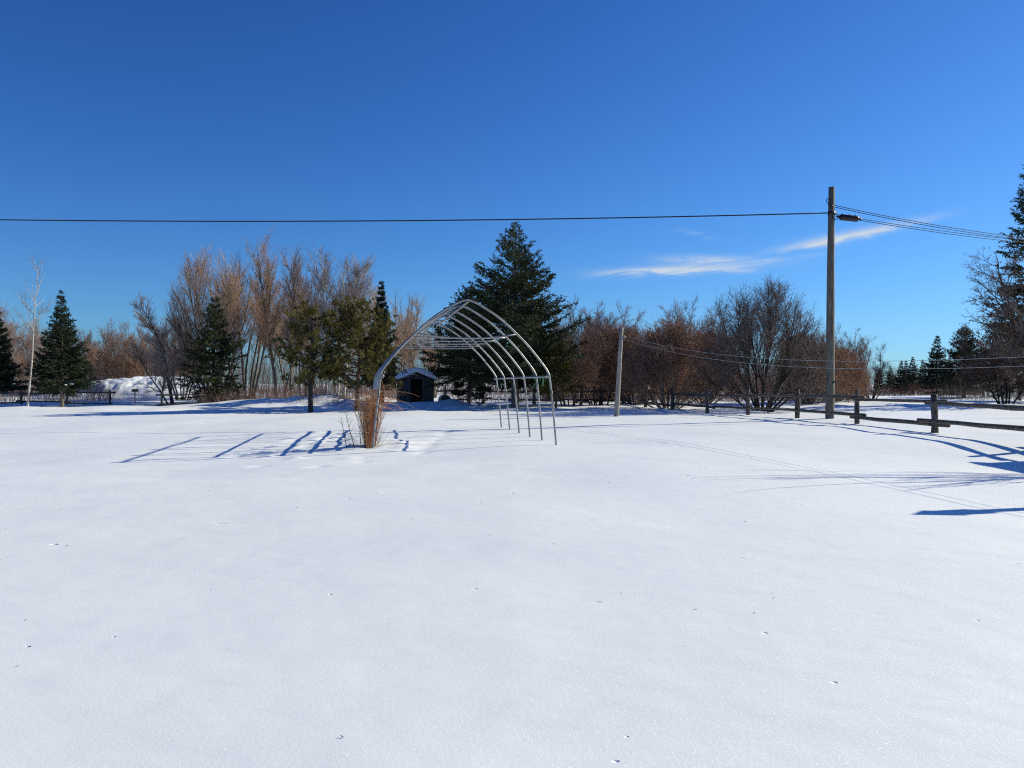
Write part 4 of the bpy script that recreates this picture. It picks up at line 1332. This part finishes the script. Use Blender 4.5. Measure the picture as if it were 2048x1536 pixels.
# ------------------------------------------------------------------ drum, box on post, sapling
def drum():
    d = 46.6
    x = gx(891, d)
    root = empty('drum', (x, d, h1(x, d) + 0.02), R(14))
    tag(root, 'white drum lying on its side with a dark open end beside the shed', 'drum')
    r, n = 0.33, 20
    g = Geo()
    V, q = [], []
    ring = [(0.33, 0.0), (0.345, 0.02), (0.335, 0.05), (0.335, 0.30), (0.345, 0.33), (0.335, 0.36), (0.335, 0.80), (0.30, 0.82), (0.0, 0.82)]
    inner = [(0.0, 0.78), (0.31, 0.78), (0.315, 0.0)]
    allr = ring + inner + [ring[0]]
    for (rr_k, yy) in allr:
        for j in range(n):
            th = 2 * math.pi * j / n
            V.append((rr_k * math.cos(th), yy, 0.28 + rr_k * math.sin(th)))
    for a in range(len(allr) - 1):
        if a == len(ring) - 1:
            continue
        for j in range(n):
            q.append((a * n + j, a * n + (j + 1) % n, (a + 1) * n + (j + 1) % n, (a + 1) * n + j))
    g.add(V, None, q)
    link('shell', g.mesh('shell', True), root, mat=M_white)
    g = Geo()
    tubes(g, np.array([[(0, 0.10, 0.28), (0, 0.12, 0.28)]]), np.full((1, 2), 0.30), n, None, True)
    link('shade_disc', g.mesh('shade_disc'), root, mat=M_black)  # black disc across the mouth stands in for the shade inside the drum


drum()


def boxpost():
    d = 51.0
    x = gx(270, d)
    root = empty('box_on_post', (x, d, h1(x, d)))
    tag(root, 'small dark box on a grey post in the fence gap', 'mailbox')
    link('post', tube_mesh('post', [(0, 0, -0.3), (0, 0, 0.78)], 0.035, 8), root, mat=M_greypost)
    prof_b = [(-0.14, 0.76), (0.14, 0.76), (0.14, 0.86), (0.10, 0.93), (0.0, 0.955), (-0.10, 0.93), (-0.14, 0.86)]
    V = [(a, -0.2, b) for a, b in prof_b] + [(a, 0.2, b) for a, b in prof_b]
    k = len(prof_b)
    q = [(i, (i + 1) % k, k + (i + 1) % k, k + i) for i in range(k)]
    t = [(0, i + 1, i) for i in range(1, k - 1)] + [(k, k + i, k + i + 1) for i in range(1, k - 1)]
    g = Geo(); g.add(V, t, q)
    link('box', g.mesh('box'), root, mat=M_rail)


boxpost()

sap = conifer(120, 1.35, 0.62, 0.05, 60, 420, 1700, power=0.6, droop=15, top=60, shoot=(0.12, 0.022), tr=0.03, ragged=0.3)
place_tree('spruce_sapling', sap, (M_bark_dark, M_fir), 958, 43.0, 'knee high dark sapling in the snow below the largest spruce', None, 0.85)
place_tree('spruce_sapling', (sap[0], sap[1]), (M_bark_dark, M_larch), 918, 48, 'small pale green sapling beside the drum', None, 1.05, 1.2)

# ------------------------------------------------------------------ things beyond the right edge that throw their shadows in
sh = np.array([math.cos(R(SUN_AZ)), math.sin(R(SUN_AZ))])


def caster(tipx, tipy, t):
    """foot and height of an upright thing t metres sunward of its shadow tip"""
    p = np.array([tipx, tipy]) + sh * t
    return float(p[0]), float(p[1]), t * math.tan(R(SUN_EL))


bx, by, bh = caster(4.30, 8.15, 6.2)  # unseen post and birdhouse, added to cast the pointed shadow on the snow
bz = h1(bx, by)
bp = empty('post_shadow_caster', (bx, by, bz))
tag(bp, 'unseen timber post with pointed birdhouse, added beyond the right edge to cast a shadow', 'birdhouse')
link('post', boxmesh('post', -0.07, 0.07, -0.07, 0.07, -0.4, bh - 0.55 - bz), bp, mat=M_postgrey)
hh = bh - bz
V = [(-0.13, -0.12, hh - 0.55), (0.13, -0.12, hh - 0.55), (0.13, 0.12, hh - 0.55), (-0.13, 0.12, hh - 0.55),
     (-0.13, -0.12, hh - 0.25), (0.13, -0.12, hh - 0.25), (0.13, 0.12, hh - 0.25), (-0.13, 0.12, hh - 0.25)]
g = Geo(); g.add(V, None, [(0, 3, 2, 1), (4, 5, 6, 7), (0, 1, 5, 4), (1, 2, 6, 5), (2, 3, 7, 6), (3, 0, 4, 7)])
link('house', g.mesh('house'), bp, mat=M_frame)
V = [(-0.17, -0.16, hh - 0.245), (0.17, -0.16, hh - 0.245), (0.17, 0.16, hh - 0.245), (-0.17, 0.16, hh - 0.245), (0, 0, hh + 0.02)]
g = Geo(); g.add(V, [(0, 1, 4), (1, 2, 4), (2, 3, 4), (3, 0, 4)], [(0, 3, 2, 1)])
link('roof', g.mesh('roof'), bp, mat=M_roof)

# lean-to added in place of an unseen house corner; its eave shades the snow
ax_, ay_, ah_ = caster(9.25, 15.2, 5.3)
gz = h1(ax_, ay_)
gs = empty('eave_shadow_caster', (ax_, ay_, gz), R(7))
tag(gs, 'unseen pale sided lean-to added beyond the right edge to cast an eave shadow', 'shed')
ah_ -= gz
V = [(0.15, -3.6, -0.3), (2.6, -3.6, -0.3), (2.6, -0.15, -0.3), (0.15, -0.15, -0.3), (0.15, -3.6, ah_ - 0.06), (2.6, -3.6, ah_ + 0.5), (2.6, -0.15, ah_ + 0.5), (0.15, -0.15, ah_ - 0.06)]
Q6 = [(0, 3, 2, 1), (4, 5, 6, 7), (0, 1, 5, 4), (1, 2, 6, 5), (2, 3, 7, 6), (3, 0, 4, 7)]
g = Geo(); g.add(V, None, Q6)
link('wall', g.mesh('wall'), gs, mat=M_siding)
V = [(0, -3.75, ah_ - 0.05), (2.75, -3.75, ah_ + 0.575), (2.75, 0, ah_ + 0.575), (0, 0, ah_ - 0.05)]
V += [(a, b_, c + 0.06) for a, b_, c in V]
g = Geo(); g.add(V, None, Q6)
link('roof', g.mesh('roof'), gs, mat=M_roof)
link('door', boxmesh('door', 0.115, 0.145, -2.4, -1.5, -0.2, ah_ - 0.4), gs, mat=M_frame)

# bare yard tree whose upper twigs streak the snow
tx, ty, th_ = caster(4.0, 10.8, 7.4)
yard = bare_meshes(61, dome(rr_, 13, 0.5, 6, 2.9, 4.5, 0.030, 0.045, 0.0, 0.22), [(60, 0.25, 0.97, 22, 0.34, 0.3, 0.05, 6, 0.010), (150, 0.2, 1.0, 26, 0.5, 0.3, 0.08, 5, 0.006)])
place_tree('yard_tree', yard, (M_bark_grey, M_twig_grey), 0, ty, 'slender bare yard tree just beyond the right edge', None, x=tx)

# ------------------------------------------------------------------ litter on the snow
rng = np.random.default_rng(91)
n = 110
d = 2.6 + 17 * rng.uniform(0, 1, n) ** 1.6
x = rng.uniform(-0.75, 0.75, n) * d
keep = vnoise(x * 0.8, d * 0.8 + 3) > -0.15
x, d = x[keep], d[keep]
n = len(x)
O = np.stack([x, d, H(x, d) + 0.003], -1)
hd = rng.uniform(0, 2 * np.pi, n)
D = norm(np.stack([np.cos(hd), np.sin(hd), rng.uniform(0.0, 0.3, n)], -1))
P = march(O, D, rng.uniform(0.008, 0.028, n), 3, 0.0, 0.15, rng)
g = Geo()
tubes(g, P, rng.uniform(0.0010, 0.0026, n)[:, None] * np.array([[1, 0.9, 0.5]]), 4, rng.uniform(0, 1, n))
o = link('twig_litter', g.mesh('twig_litter'), mat=M_leaf_dry)
o['kind'] = 'stuff'
o['label'] = 'tiny dark twig and bud scraps scattered on the snow'
o['category'] = 'litter'
